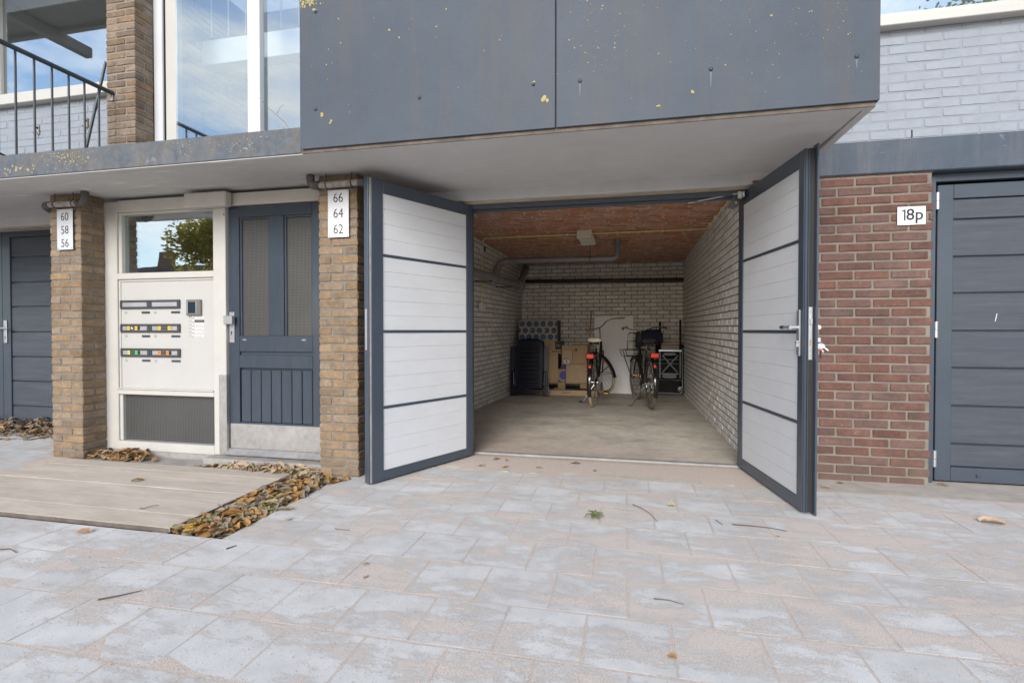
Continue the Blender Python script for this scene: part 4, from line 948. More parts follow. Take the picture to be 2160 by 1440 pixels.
def ex_right(t, q, Ln, T):
    q('edge_fin', Ln + .0005, Ln + .012, .004, .010, .016, 2.176); q('edge_fin', Ln + .0005, Ln + .012, .022, .027, .016, 2.176)
    q('edge_channel', Ln + .0005, Ln + .004, .0275, .0575, .016, 2.176, m='black_matte', bev=0)
    q('edge_flange', Ln - .02, Ln + .034, T + .0005, T + .012, .004, 2.196)
    lk = q('lock_faceplate', Ln + .0045, Ln + .0075, .028, .050, .925, 1.238, m='alu', bev=.0006)
    q('latch', Ln + .008, Ln + .02, .034, .046, 1.135, 1.172, m='alu', par=lk); q('dead_bolt', Ln + .008, Ln + .0095, .035, .044, 1.01, 1.045, m='palletwood', par=lk)
    for z in (.95, .98, 1.21): q('screw', Ln + .0076, Ln + .0088, .036, .042, z - .003, z + .003, m='steel', par=lk)
    hp = part('handle_plate', B().box(Ln - .062, Ln - .022, -.011, -.0005, .945, 1.225, .006), 'alu', t, local=True)
    x = Ln - .042
    part('lever_handle', B().tube([(x, -.01, 1.118), (x, -.052, 1.118)], .0115, 12).tube([(x, -.050, 1.118), (x - .07, -.055, 1.119)], [.0125, .0115], 12), 'alu', t, smooth=True, local=True)
    part('handle_grip', B().tube([(x - .07, -.055, 1.119), (x - .12, -.056, 1.119)], [.0105, .0115], 12), 'slot_frame', t, smooth=True, local=True)
    part('cylinder', B().lathe([(.009, 0), (.009, .012)], (x, -.011, 1.03), (0, -1, 0), 10).box(x - .004, x + .004, -.022, -.011, 1.0, 1.026), 'steel', t, local=True)
    part('outer_lever', B().tube([(x, T + .012, 1.118), (x, T + .055, 1.118)], .0115, 12).tube([(x + .005, T + .052, 1.118), (x - .11, T + .055, 1.117)], .0135, 12), 'white_plastic', t, smooth=True, local=True)
    part('outer_plate', B().box(Ln - .064, Ln - .020, T + .0005, T + .024, .945, 1.225, .006), 'alu', t, local=True)
leaf('right open garage door leaf with lever handle and keys in the lock', (.888, 4.39), (1.04, 3.34), 1, 1.052, .086, .985, .092, 2.078, ex_right)
# keys hanging in the outside cylinder
ky = thing('key_bunch', 'bunch of keys hanging from the right garage door lock', 'keys', (1.12, 3.37, 1.02))
part('cylinder_face', B().box(1.108, 1.135, 3.345, 3.385, 1.028, 1.058, .003), 'alu', ky)
part('key_ring', B().tube([(1.140 + .003 * math.sin(a), 3.36 + .014 * math.cos(a), 1.022 + .014 * math.sin(a)) for a in [i * 2 * math.pi / 14 for i in range(14)]], .0011, 5, closed=True), 'steel', ky)
def key(x, y, z, ang, l_, m_):
    c, s_ = math.cos(ang), math.sin(ang)
    def P(u, v): return (x + u * c - v * s_, z + u * s_ + v * c)
    o = [P(a_, b_) for a_, b_ in ((-.012, -.010), (.010, -.013), (.016, -.006), (.02, -.0035), (l_, -.0035), (l_ + .003, 0), (l_, .003), (l_ * .8, .005), (.02, .0035), (.016, .008), (.008, .013), (-.012, .010))]
    part('key', B().prism(o, y - .001, y + .001, 'y'), m_, ky)
key(1.141, 3.352, 1.010, -2.6 + 1.9, .046, 'white_plastic'); key(1.128, 3.356, 1.008, -1.0, .044, 'alu')
part('key_fob', B().box(1.130, 1.140, 3.350, 3.356, .935, .985, .003), 'black_matte', ky)
part('red_tag', B().lathe([(.006, 0), (.006, .002)], (1.137, 3.348, .985), (0, -1, 0), 12), 'reflector', ky)

ca = thing('door_closer', 'aluminium stay arm and bracket at the top of the right door leaf', 'door closer', (.86, 4.3, 2.1))
part('bracket_plate', B().prism([(.79, 2.078), (.80, 2.058), (.835, 2.05), (.868, 2.075), (.875, 2.15), (.85, 2.175)], 4.315, 4.322, 'y'), 'grey_steel_tube', ca)
part('bracket', B().box(.855, .885, 4.262, 4.30, 2.12, 2.175, .004).box(.88, .895, 4.21, 4.262, 2.12, 2.16, .003), 'alu', ca)
part('pivot', B().lathe([(.011, 0), (.011, .018), (.005, .022)], (.848, 4.305, 2.095), (0, -1, 0), 10), 'steel', ca)
part('stay_arm', B().tube([(.868, 4.28, 2.165), (.50, 4.352, 2.125)], .0045, 8), 'alu', ca)
# =================================================================== inside the garage
dp_ = thing('drain_pipe', 'thick grey plastic drain pipe along the left garage wall with branch to the ceiling', 'pipe', (-1.62, 6.8, 1.75))
part('main_pipe', B().tube([(-1.62, 5.1, 1.725), (-1.62, 8.12, 1.808)], .055, 18), 'pvc', dp_, smooth=True)
part('coupling', B().tube([(-1.62, 6.18, 1.755), (-1.62, 6.52, 1.764)], .0625, 18), 'pvc', dp_, smooth=True)
part('coupling', B().tube([(-1.62, 7.80, 1.80), (-1.62, 8.12, 1.808)], .0625, 18), 'pvc', dp_, smooth=True)
part('end_cap', B().lathe([(.0625, 0), (.062, .02), (.04, .05), (.01, .06)], (-1.62, 8.12, 1.808), (0, 1, 0), 18), 'pvc', dp_, smooth=True)
part('branch', B().tube([(-1.62, 6.35, 1.76), (-1.61, 6.45, 1.90)], .052, 16).tube([(-1.61, 6.42, 1.86), (-1.60, 6.50, 1.97)], .046, 16).tube([(-1.60, 6.48, 1.93)] + bendp((-1.60, 6.52, 1.96), (-1.59, 6.59, 2.01), (-1.50, 6.60, 2.012)) + [(-1.46, 6.60, 2.012)], .041, 16), 'pvc', dp_, smooth=True)
part('cross_pipe', B().tube([(-1.48, 6.6, 2.012), (-.19, 6.6, 2.008)], .036, 16), 'pvc', dp_, smooth=True)
part('elbow', B().tube([(-.24, 6.6, 2.008), (-.16, 6.6, 2.008)], .041, 16).tube([(-.16, 6.6, 2.008)] + bendp((-.15, 6.6, 2.008), (-.088, 6.6, 2.008), (-.088, 6.6, 2.08)) + [(-.088, 6.6, 2.246)], .0375, 16).tube([(-.088, 6.6, 2.16), (-.088, 6.6, 2.23)], .042, 16), 'pvc', dp_, smooth=True)
part('back_branch', B().tube([(-1.62, 7.96, 1.82), (-1.62, 8.12, 1.93)], .055, 16).tube([(-1.62, 8.10, 1.92), (-1.62, 8.34, 2.06)], .049, 16).tube([(-1.62, 8.3, 2.03), (-1.64, 8.6, 2.16)], .056, 16), 'pvc', dp_, smooth=True)
for (a, r0) in (((-1.62, 6.17, 1.755), .0635), ((-1.62, 6.53, 1.765), .0635), ((-1.62, 7.79, 1.80), .0635)):
    part('seal_ring', B().tube([(a[0] + r0 * math.cos(q), a[1], a[2] + r0 * math.sin(q)) for q in [i * 2 * math.pi / 20 for i in range(20)]], .0022, 5, closed=True), 'alu', dp_)
part('wall_bracket', B().box(-1.80, -1.56, 5.98, 6.0, 1.685, 1.70).box(-1.80, -1.56, 7.1, 7.12, 1.71, 1.722), 'rust', dp_)
part('ceiling_clamp', B().tube([(-.43, 6.6 + .039 * math.cos(q), 2.008 + .039 * math.sin(q)) for q in [i * 2 * math.pi / 14 for i in range(14)]], .006, 5, closed=True).tube([(-.43, 6.6, 2.045), (-.43, 6.6, 2.246)], .005, 6), 'rust', dp_)
solo('water_pipe', B().tube([(-1.70, 8.84, 1.952), (.955, 8.84, 1.928)], .034, 14), 'black_pipe', 'black pipe running level across the back wall of the garage', 'pipe', smooth=True, loc=(-.4, 8.84, 1.94))
cd = thing('cable_conduit', 'yellow electrical conduit clipped along the garage ceiling and down the left wall', 'conduit', (-.4, 6.05, 2.22))
part('conduit_run', B().tube([(-1.66, 6.05, 2.222), (.86, 6.03, 2.226)] , .0085, 8), 'conduit', cd, smooth=True)
part('conduit_run', B().tube([(.86, 6.03, 2.226), (.885, 5.98, 2.222), (.865, 4.62, 2.205)], .0085, 8), 'conduit', cd, smooth=True)
part('conduit_run', B().tube([(-1.795, 6.38, 2.10), (-1.80, 6.38, 1.46)], .0085, 8), 'conduit', cd, smooth=True)
part('conduit_run', B().tube([(-1.66, 6.05, 2.222), (-1.72, 6.12, 2.20), (-1.775, 6.34, 2.17)], .0085, 8), 'lampbox', cd, smooth=True)
for x in (-1.25, -.66, -.08, .42): part('conduit_clip', B().box(x - .009, x + .009, 6.026, 6.064, 2.212, 2.240, .003), 'socket', cd)
for y in (5.7, 5.35, 5.0): part('conduit_clip', B().box(.855, .897, y - .009, y + .009, 2.195, 2.225, .003), 'socket', cd)
part('conduit_clip', B().box(-1.805, -1.785, 6.365, 6.395, 1.98, 1.995, .003), 'socket', cd)
t = thing('light_fitting', 'cream box lamp fixed under the brick ceiling of the garage', 'lamp', (-.45, 6.1, 2.2))
part('housing', B().box(-.535, -.365, 5.86, 6.02, 2.155, 2.243, .006), 'lampbox', t); part('diffuser', B().box(-.525, -.352, 6.022, 6.36, 2.160, 2.20, .004), 'socket', t); part('end_rim', B().box(-.53, -.345, 6.362, 6.378, 2.15, 2.21, .004), 'lampbox', t)
t = thing('light_switch', 'dark faced switch box high on the left garage wall', 'switch', (-1.78, 6.38, 2.14))
part('box', B().box(-1.812, -1.765, 6.34, 6.43, 2.08, 2.185, .004), 'socket', t); part('rocker', B().box(-1.7645, -1.757, 6.352, 6.412, 2.115, 2.178, .002), 'black_matte', t)
t = thing('wall_socket', 'pale socket box at the lower end of the conduit on the left garage wall', 'socket', (-1.78, 6.38, 1.42))
part('box', B().box(-1.825, -1.772, 6.33, 6.43, 1.36, 1.455, .005), 'socket', t); part('socket_cup', B().lathe([(.022, 0), (.02, .015)], (-1.772, 6.40, 1.40), (1, 0, 0), 12).lathe([(.022, 0), (.02, .015)], (-1.772, 6.40, 1.43), (1, 0, 0), 12), 'socket', t)

FZ = fz(8.5)
# ---- folded resin lounger
lc = thing('folded_lounger', 'folded navy resin garden lounger leaning beside the left garage wall', 'garden chair', (-1.50, 8.12, FZ))
lc['_local'] = 1; lc.rotation_euler = (R(-6), 0, R(2)); lc.scale = (.96, .96, .97)
def q(n, b, m_='navy_plastic', smooth=False): return part(n, b, m_, lc, smooth, local=True)
o = [(-.235, .14), (-.24, .80), (-.225, .905), (-.15, .935), (0, .945), (.15, .935), (.225, .905), (.24, .80), (.235, .14)]
q('back_shell', B().prism(o, -.005, .012, 'y'))
q('rim', B().tube([(x, -.012, z) for x, z in o], .017, 8), smooth=True)
for i in range(9): z = .215 + i * .072; q('slat', B().box(-.165, .165, -.030, -.006, z, z + .058, .008))
q('seat_edge', B().box(-.20, .20, -.055, -.01, .125, .165, .008)); q('foot_rail', B().prism([(-.24, .06), (-.24, .115), (0, .095), (.24, .115), (.24, .06), (0, .045)], -.04, .0, 'y'))
for s_ in (-1, 1):
    x = s_ * .285
    q('armrest', B().prism([(x - .034, .42), (x - .038, .47), (x - .038, .80), (x - .02, .83), (x + .03, .82), (x + .038, .76), (x + .038, .46), (x + .02, .41)], -.06, -.03, 'y'), 'navy_dark')
    q('leg', B().box(s_ * .295 - .022, s_ * .295 + .022, -.05, -.015, .0, .42, .006)); q('leg', B().box(s_ * .255 - .018, s_ * .255 + .018, -.005, .03, .0, .80, .006))
    q('strut', B().tube([(s_ * .255, -.055, .18), (s_ * .262, -.055, .38)], .006, 6), 'alu')
q('strut', B().tube([(.325, -.03, .02), (.325, -.03, .42)], .008, 6), 'alu')

# ---- pallet and cartons
pt = thing('pallet', 'wooden pallet carrying the cartons beside the lounger', 'pallet', (-.95, 8.55, .14))
PZ = .145
part('top_board', B().box(-1.40, -.50, 8.30, 8.40, PZ + .09, PZ + .11, .002), 'palletwood', pt); part('top_board', B().box(-1.40, -.50, 8.44, 8.54, PZ + .09, PZ + .11, .002), 'palletwood', pt); part('top_board', B().box(-1.40, -.50, 8.6, 8.7, PZ + .09, PZ + .11, .002), 'palletwood', pt)
for x in (-1.35, -1.06, -.70): part('block', B().box(x, x + .12, 8.31, 8.40, PZ + .015, PZ + .089, .002), 'palletwood', pt)
part('bottom_board', B().box(-1.12, -.94, 8.30, 8.39, PZ - .002, PZ + .014, .002), 'palletwood', pt); part('bottom_board', B().box(-1.40, -1.2, 8.30, 8.39, PZ - .002, PZ + .014, .002), 'palletwood', pt)
def carton(label, x0, x1, y0, y1, z0, z1, mm='card', side=None, extra=None, name='cardboard_box', group='cardboard cartons stacked in the garage'):
    t = thing(name, label, 'box', ((x0 + x1) / 2, (y0 + y1) / 2, z0), group=group)
    part('body', B().box(x0, x1, y0, y1, z0, z1, .003), mm, t)
    part('flap_seam', B().box(x0 + .004, x1 - .004, (y0 + y1) / 2 - .001, (y0 + y1) / 2 + .001, z1, z1 + .001), 'card_side', t)
    if side: part('printed_side', B().box(x1, x1 + .0015, y0 + .003, y1 - .003, z0 + .003, z1 - .003), side, t)
    if extra: extra(t, y0 - .001)
    return t
def lb(t, y):
    part('tape', B().box(-1.2, -.9, y - .0006, y, FZ + .075, FZ + .08), 'tape', t)
    part('print', B().box(-1.27, -1.18, y - .0007, y, FZ + .045, FZ + .052).box(-1.0, -.84, y - .0007, y, FZ + .040, FZ + .045).box(-1.0, -.84, y - .0007, y, FZ + .05, FZ + .054), 'card_side', t)
carton('long flat cardboard box lying on the floor under the pallet', -1.42, -.42, 8.32, 8.8, FZ, FZ + .085, extra=lb)
carton('dark topped flat package between the pallet and the long box', -1.42, -.44, 8.34, 8.8, FZ + .087, PZ - .003, 'card_side')
PT = PZ + .112
def dots(t, y, x0, x1, z0, z1, r, pitch, mm, seed=0):
    b = B(); rr = random.Random(seed); k = 0
    z = z1 - r * 1.35
    while z > z0 - r * .6:
        x = x0 + (r * 1.25 if k % 2 == 0 else -.1 * r)
        while x < x1 + r:
            pts = [(min(max(x + r * math.cos(a), x0 + .003), x1 - .003), min(max(z + r * math.sin(a), z0 + .003), z1 - .003)) for a in [i * 2 * math.pi / 18 for i in range(18)]]
            b.add([(p, y - .0006, s_) for p, s_ in pts], [tuple(range(18))])
            x += pitch
        z -= pitch * .9; k += 1
    part('printed_dots', b, mm, t)
def dext(t, y):
    dots(t, y, -1.71, -1.065, .925, 1.268, .0475, .118, 'card_blue')
    b = B()
    for x, z, w_, h_ in ((-1.28, 1.10, .035, .035), (-1.50, 1.105, .04, .012), (-1.17, 1.095, .05, .008), (-1.17, 1.095, .008, .05), (-1.25, 1.205, .02, .04)): b.box(x - w_ / 2, x + w_ / 2, y - .0014, y - .0008, z - h_ / 2, z + h_ / 2)
    part('printed_motif', b, 'card', t)
carton('large carton printed with blue dots, topmost of the stack', -1.71, -1.065, 8.30, 8.72, .922, 1.268, side='card_side', extra=dext)
carton('plain carton hidden behind the lounger under the dotted carton', -1.72, -1.34, 8.36, 8.72, PT, .918)
def e2(t, y):
    part('dark_print', B().box(-1.105, -1.00, y - .0006, y, .785, .916), 'card_dark', t)
    b = B(); [b.box(-1.15 + i * .032, -1.13 + i * .032, y - .0007, y, .742, .768) for i in range(5)]; [b.box(-1.29, -1.13, y - .0007, y, .88 - i * .022, .883 - i * .022) for i in range(5)]
    part('printed_symbols', b, 'card_side', t)
    b = B(); [b.box(-1.085, -1.03 + .006 * (i % 2), y - .0012, y - .0007, .86 - i * .022, .866 - i * .022) for i in range(2)]; part('print', b, 'card', t)
carton('carton with dark green printed corner under the dotted carton', -1.325, -1.0, 8.31, 8.70, .722, .918, side='card_side', extra=e2)
carton('tall plain carton standing on the pallet beside the lounger', -1.325, -1.055, 8.31, 8.66, PT, .719, side='card_side',
       extra=lambda t, y: part('tape', B().box(-1.10, -1.085, y - .0006, y, .42, .71).box(-1.125, -1.07, y - .0006, y, .67, .69), 'tape', t))
carton('small carton with white label stacked left of the cream saddle', -.985, -.818, 8.26, 8.60, .552, .775,
       extra=lambda t, y: (part('label', B().box(-.955, -.868, y - .0006, y, .575, .62), 'paper', t), part('barcode', B().box(-.93, -.895, y - .0011, y - .0007, .582, .612), 'grey_print', t), part('tape', B().box(-.912, -.885, y - .0006, y, .70, .775), 'tape', t),
                           part('printed_symbols', B().box(-.945, -.93, y - .0006, y, .64, .652).box(-.92, -.905, y - .0006, y, .64, .652).box(-.895, -.885, y - .0006, y, .64, .652), 'card_side', t)))
part('open_flap', B().box(-.985, -.818, 8.27, 8.275, .776, .855, .001), 'card', bpy.data.objects['cardboard_box.006'] if 'cardboard_box.006' in bpy.data.objects else pt)
carton('carton with small dark logo square behind the bicycle saddle', -.815, -.58, 8.27, 8.62, .554, .866,
       extra=lambda t, y: part('logo_square', B().box(-.775, -.74, y - .0006, y, .765, .80), 'card_side', t))
carton('plain square carton on the pallet under the smaller cartons', -.920, -.56, 8.285, 8.64, PT, .549)
def cext(t, y):
    dots(t, y, -1.052, -.925, PT, .47, .075, .16, 'card_violet')
carton('small carton printed with violet circles on the pallet', -1.052, -.925, 8.31, 8.6, PT, .470, extra=cext)
carton('violet box standing behind the small circle carton', -1.0, -.925, 8.40, 8.6, .472, .612, 'card_violet')

# ---- leaning board and stick
t = thing('white_board', 'tall white board leaning against the back wall between the bicycles', 'board', (-.17, 8.78, FZ)); t['_local'] = 1; t.rotation_euler = (R(-3.2), 0, R(.6))
part('panel', B().box(-.325, .315, -.008, .010, 0, 1.31, .002), 'board', t, local=True); part('edge_band', B().box(-.328, .318, -.0075, .0105, 1.3105, 1.314), 'grey_print', t, local=True)
solo('bamboo_stick', B().tube([(-.595, 8.60, FZ), (-.575, 8.72, .9), (-.553, 8.86, 1.435)], .010, 7), 'bamboo', 'thin bamboo stick standing behind the left bicycle', 'stick', smooth=True, loc=(-.58, 8.7, FZ))

# ---- folding table and bar stool frame in the right corner
ft = thing('folding_table', 'black folding table with silver edges leaning upright in the right corner', 'folding table', (.72, 8.72, FZ)); ft['_local'] = 1; ft.rotation_euler = (R(-4), 0, 0)
def q(n, b, m_, par=None, sm=False): return part(n, b, m_, par or ft, sm, local=True)
q('table_top', B().prism([(-.22, .02), (.20, .02), (.235, .05), (.235, .80), (.22, .83), (-.22, .83)], -.012, .012, 'y'), 'table_black')
q('edge_tube', B().tube([(-.21, -.03, .035), (.17, -.03, .03), (.205, -.03, .06), (.205, -.03, .77)], .009, 8), 'alu', sm=True)
q('cross_tube', B().tube([(-.21, -.03, .25), (.20, -.03, .245)], .006, 8), 'steel', sm=True); q('cross_tube', B().tube([(-.21, -.03, .52), (.15, -.03, .515)], .006, 8), 'steel', sm=True); q('cross_tube', B().tube([(-.21, -.03, .58), (.15, -.03, .58)], .006, 8), 'steel', sm=True)
q('castor', B().lathe([(.045, 0), (.045, .02), (.02, .024)], (.175, -.04, .10), (0, -1, 0), 14), 'grey_steel_tube')
q('side_rail', B().tube([(.165, -.025, .06), (.165, -.025, .80)], .011, 8), 'table_black')
st = thing('folding_stool', 'dark folding stool frame with wooden slat and crossed braces before the folding table', 'stool', (.70, 8.50, FZ)); st['_local'] = 1
def q(n, b, m_, sm=False): return part(n, b, m_, st, sm, local=True)
for x in (-.145, .165):
    q('upright', B().box(x - .016, x + .016, -.012, .012, .70, 1.20 + (.03 if x > 0 else 0), .004), 'table_black'); q('leg', B().box(x - .014, x + .014, -.028, -.004, .30, .745, .003), 'grey_steel_tube')
q('wooden_slat', B().box(-.128, .148, -.02, .02, .832, .876, .005), 'wood_seat'); q('seat_plate', B().box(-.128, .148, -.018, .015, .748, .828, .003), 'grey_steel_tube')
q('aluminium_rail', B().box(-.165, .185, -.034, -.014, .724, .752, .003), 'alu')
q('cross_brace', B().prism([(-.115, .655), (-.098, .665), (.135, .395), (.118, .385)], -.022, -.014, 'y'), 'grey_steel_tube'); q('cross_brace', B().prism([(.135, .655), (.118, .665), (-.115, .395), (-.098, .385)], -.032, -.024, 'y'), 'grey_steel_tube')
q('seat_disc', B().prism([(-.105, .31), (-.10, .375), (.105, .375), (.11, .31), (.06, .296), (-.06, .296)], -.02, .0, 'y'), 'grey_steel_tube'); q('seat_disc', B().prism([(-.10, .67), (-.08, .70), (.09, .70), (.11, .67), (.05, .66), (-.05, .66)], -.02, .0, 'y'), 'grey_steel_tube')
q('rung', B().tube([(-.14, -.016, .37), (.16, -.016, .37)], .007, 8), 'steel')

# ---- bicycles: local x forward, z up, origin at the rear tyre's contact point
def bicycle(label, loc, yaw, lean, steer, tyre, saddle_m, grip_m, carrier=False, gr='city bicycles parked in the garage'):
    t = thing('bicycle', label, 'bicycle', loc, group=gr); t['_local'] = 1
    t.rotation_mode = 'ZXY'
    t.rotation_euler = (R(lean), 0, R(yaw))
    def q(n, b, m_, par=None, sm=True): return part(n, b, m_, par or t, sm, local=True)
    WR = .345; WB = 1.10; ha = R(68)
    def circle(c, r, rot=None, n=40, a0=0, a1=2 * math.pi, full=True):
        o = []
        for i in range(n + (0 if full else 1)):
            a = a0 + (a1 - a0) * i / n; p = Vector((r * math.cos(a), 0, r * math.sin(a)))
            if rot: p = rot @ p
            o.append(Vector(c) + p)
        return o
    # steering frame: rotate about the steering axis through the head
    head = Vector((WB - .26, 0, .80)); axis = Vector((-math.cos(ha), 0, math.sin(ha))).normalized()
    Rm = Matrix.Rotation(R(steer), 4, axis)
    def SF(p): return head + Rm.to_3x3() @ (Vector(p) - head)
    fc = Vector((WB, 0, WR)); 
    def wheel(c, rot, tf):
        w = q('wheel', B().tube([tf(p) for p in circle(c, WR - .019)], .019, 8, closed=True), tyre)
        q('rim', B().tube([tf(p) for p in circle(c, WR - .045)], .011, 6, closed=True), 'chrome', w)
        b = B(); 
        for i in range(28):
            a = 2 * math.pi * i / 28; s_ = (1 if i % 2 else -1); a2 = a + (.5 if i % 4 < 2 else -.5)
            b.tube([tf(Vector(c) + Vector((.022 * math.cos(a2), s_ * .028, .022 * math.sin(a2)))), tf(Vector(c) + Vector(((WR - .05) * math.cos(a), 0, (WR - .05) * math.sin(a))))], .0014, 3, cap=False)
        q('spokes', b, 'chrome', w); q('hub', B().tube([tf(Vector(c) + Vector((0, -.055, 0))), tf(Vector(c) + Vector((0, .055, 0)))], .017, 10), 'chrome', w)
    wheel((0, 0, WR), None, lambda p: Vector(p)); wheel(fc, None, SF)
    def fender(c, a0, a1, tf, n=18):
        vs = []; 
        for i in range(n + 1):
            a = a0 + (a1 - a0) * i / n
            for yy, rr in ((-.030, WR + .004), (-.022, WR + .018), (0, WR + .024), (.022, WR + .018), (.030, WR + .004)):
                vs.append(tf(Vector(c) + Vector((rr * math.cos(a), yy, rr * math.sin(a)))))
        fs = [(i * 5 + j, i * 5 + j + 1, i * 5 + 6 + j, i * 5 + 5 + j) for i in range(n) for j in range(4)]
        vs2 = [v * 1 for v in vs]
        return q('mudguard', B().add(vs, fs), 'black_paint')
    rf = fender((0, 0, WR), R(35), R(205), lambda p: Vector(p)); fender(fc, R(42), R(192), SF)
    for s_ in (-1, 1):
        q('stay', B().tube([(0, s_ * .05, WR), (-.25, s_ * .03, WR + .26)], .004, 6), 'black_paint'); q('stay', B().tube([SF((WB, s_ * .05, WR)), SF((WB - .352, s_ * .028, WR + .0))], .004, 6).tube([SF((WB, s_ * .05, WR)), SF((WB - .33, s_ * .028, WR + .13))], .004, 6), 'black_paint')
    # frame
    bb_ = Vector((.47, 0, .285)); st_ = Vector((.30, 0, .80)); hb = Vector((WB - .235, 0, .735)); ht = Vector((WB - .285, 0, .88))
    b = B().tube([bb_, st_], .015, 10).tube([hb + Vector((.006, 0, -.02)), ht], .019, 10)
    b.tube([hb, (WB - .42, 0, .46), bb_], .017, 10)
    b.tube([ht + Vector((.01, 0, -.03)), (WB - .48, 0, .60), st_ * .55 + bb_ * .45], .014, 10)
    for s_ in (-1, 1): b.tube([bb_ + Vector((0, s_ * .02, 0)), (.05, s_ * .055, WR)], .010, 8).tube([st_ + Vector((0, s_ * .012, -.06)), (0, s_ * .055, WR)], .008, 8)
    q('frame', b, 'black_paint')
    # fork and cockpit
    b = B()
    for s_ in (-1, 1): b.tube([SF(hb + Vector((.01, s_ * .035, -.03))), SF((WB - .12, s_ * .045, .52)), SF((WB - .01, s_ * .05, WR))], .0115, 8)
    q('fork', b, 'black_paint')
    q('stem', B().tube([SF(ht), SF(ht + Vector((-.075, 0, .20)))], .012, 10), 'chrome')
    top = ht + Vector((-.075, 0, .20)); hw = .30
    for s_ in (-1, 1):
        pts = [top, top + Vector((.03, s_ * .10, .01)), top + Vector((.04, s_ * .19, .045)), top + Vector((-.01, s_ * .265, .06)), top + Vector((-.12, s_ * .30, .04))]
        q('handlebar', B().tube([SF(p) for p in pts], .011, 8), 'chrome')
        q('grip', B().tube([SF(pts[-1]), SF(pts[-1] + Vector((-.12, s_ * .02, -.012)))], .0165, 10), grip_m)
    q('bell', B().lathe([(.026, 0), (.024, .012), (.012, .022)], SF(top + Vector((.03, .2, .06))), (0, 0, 1), 12), 'chrome')
    q('headlamp', B().lathe([(.018, 0), (.035, .02), (.042, .06), (.042, .07)], SF(ht + Vector((.06, 0, -.02))), (Rm.to_3x3() @ Vector((1, 0, 0))), 14), 'black_paint')
    q('lamp_bracket', B().tube([SF(ht), SF(ht + Vector((.06, 0, -.02)))], .006, 6), 'chrome')
    # saddle
    q('seat_post', B().tube([st_, (.255, 0, .90)], .0125, 10), 'chrome')
    vs = []; secs = [(-.13, .035, .0), (-.12, .09, .012), (-.06, .115, .02), (.0, .095, .012), (.06, .05, .006), (.13, .028, .004), (.15, .012, 0)]
    for x, w_, zz in secs:
        for yy, z2 in ((-1, -.035), (-.95, -.005), (-.5, .012), (0, .010), (.5, .012), (.95, -.005), (1, -.035)): vs.append((.235 + x, yy * w_, .935 + zz + z2))
    n = 7; fs = [(i * n + j, i * n + j + 1, (i + 1) * n + j + 1, (i + 1) * n + j) for i in range(len(secs) - 1) for j in range(n - 1)] + [tuple(range(n)), tuple(range((len(secs) - 1) * n, len(secs) * n))]
    sd_ = q('saddle', B().add(vs, fs), saddle_m)
    q('saddle_springs', B().tube([(.14, -.05, .90), (.14, -.05, .86)], .018, 8).tube([(.14, .05, .90), (.14, .05, .86)], .018, 8).box(.12, .30, -.03, .03, .872, .885), 'black_matte', sd_)
    # rear rack
    rk = q('rear_rack', B().tube([(.20, -.055, .735), (-.24, -.062, .735), (-.255, 0, .735), (-.24, .062, .735), (.20, .055, .735)], .007, 8).tube([(-.1, -.06, .735), (-.1, .06, .735)], .005, 6).tube([(.05, -.06, .735), (.05, .06, .735)], .005, 6)
           .tube([(-.16, -.062, .73), (-.01, -.062, WR)], .006, 8).tube([(-.16, .062, .73), (-.01, .062, WR)], .006, 8), 'black_paint')
    q('rear_reflector', B().box(-.275, -.262, -.048, .048, .705, .765, .006), 'reflector', rk, sm=False)
    q('reflector_case', B().box(-.262, -.245, -.062, .062, .70, .77, .008), 'black_matte', rk, sm=False)
    q('mudguard_reflector', B().box(-.285, -.268, -.016, .016, .55, .61, .004), 'reflector', rf, sm=False)
    q('mudguard_reflector_case', B().box(-.272, -.262, -.02, .02, .54, .64, .004), 'black_matte', rf, sm=False)
    # chain case, crank, pedals, kickstand
    q('chain_case', B().prism([(.47 + .115 * math.cos(a), .285 + .115 * math.sin(a)) for a in [R(-100 + i * 22) for i in range(10)]] + [(-.02, .405), (-.075, .36), (-.06, .30), (.0, .275)], -.062, -.036, 'y'), 'black_paint', sm=False)
    for s_, dz in ((-1, -.15), (1, .15)):
        c = q('crank', B().tube([(.47, s_ * .065, .285), (.47 + dz * .3, s_ * .085, .285 + dz)], .009, 8), 'chrome')
        pdl = q('pedal', B().box(.42 + dz * .3, .52 + dz * .3, s_ * .09, s_ * .175, .273 + dz, .297 + dz, .005), 'black_matte', c, sm=False)
        q('pedal_reflector', B().box(.414 + dz * .3, .4195 + dz * .3, s_ * .10, s_ * .165, .278 + dz, .293 + dz), 'amber', pdl, sm=False)
    q('kickstand', B().tube([(.40, .03, .27), (.33, .19, .012), (.31, .22, .006)], .007, 8), 'chrome'); q('kickstand_foot', B().box(.28, .34, .19, .25, .0, .014, .005), 'black_matte', sm=False)
    q('tail_hub', B().tube([(0, -.075, WR), (0, .075, WR)], .022, 12), 'chrome')
    if carrier:
        b = B(); x0, x1, w_, z0 = WB - .16, WB + .22, .19, .80
        P = lambda x, y, z: SF((x, y, z))
        rect = lambda x0_, x1_, w2, z: [P(x0_, -w2, z), P(x1_, -w2, z), P(x1_, w2, z), P(x0_, w2, z)]
        b.tube(rect(x0, x1, w_, z0), .008, 6, closed=True).tube(rect(x0 + .03, x1 - .03, w_ - .03, z0 - .10), .007, 6, closed=True)
        for i in range(5): y = -w_ + i * w_ / 2; b.tube([P(x0, y, z0), P(x1, y, z0)], .005, 6)
        for x in (x0, (x0 + x1) / 2, x1):
            for s_ in (-1, 1): b.tube([P(x, s_ * w_, z0), P(x, s_ * (w_ - .03), z0 - .10)], .005, 6)
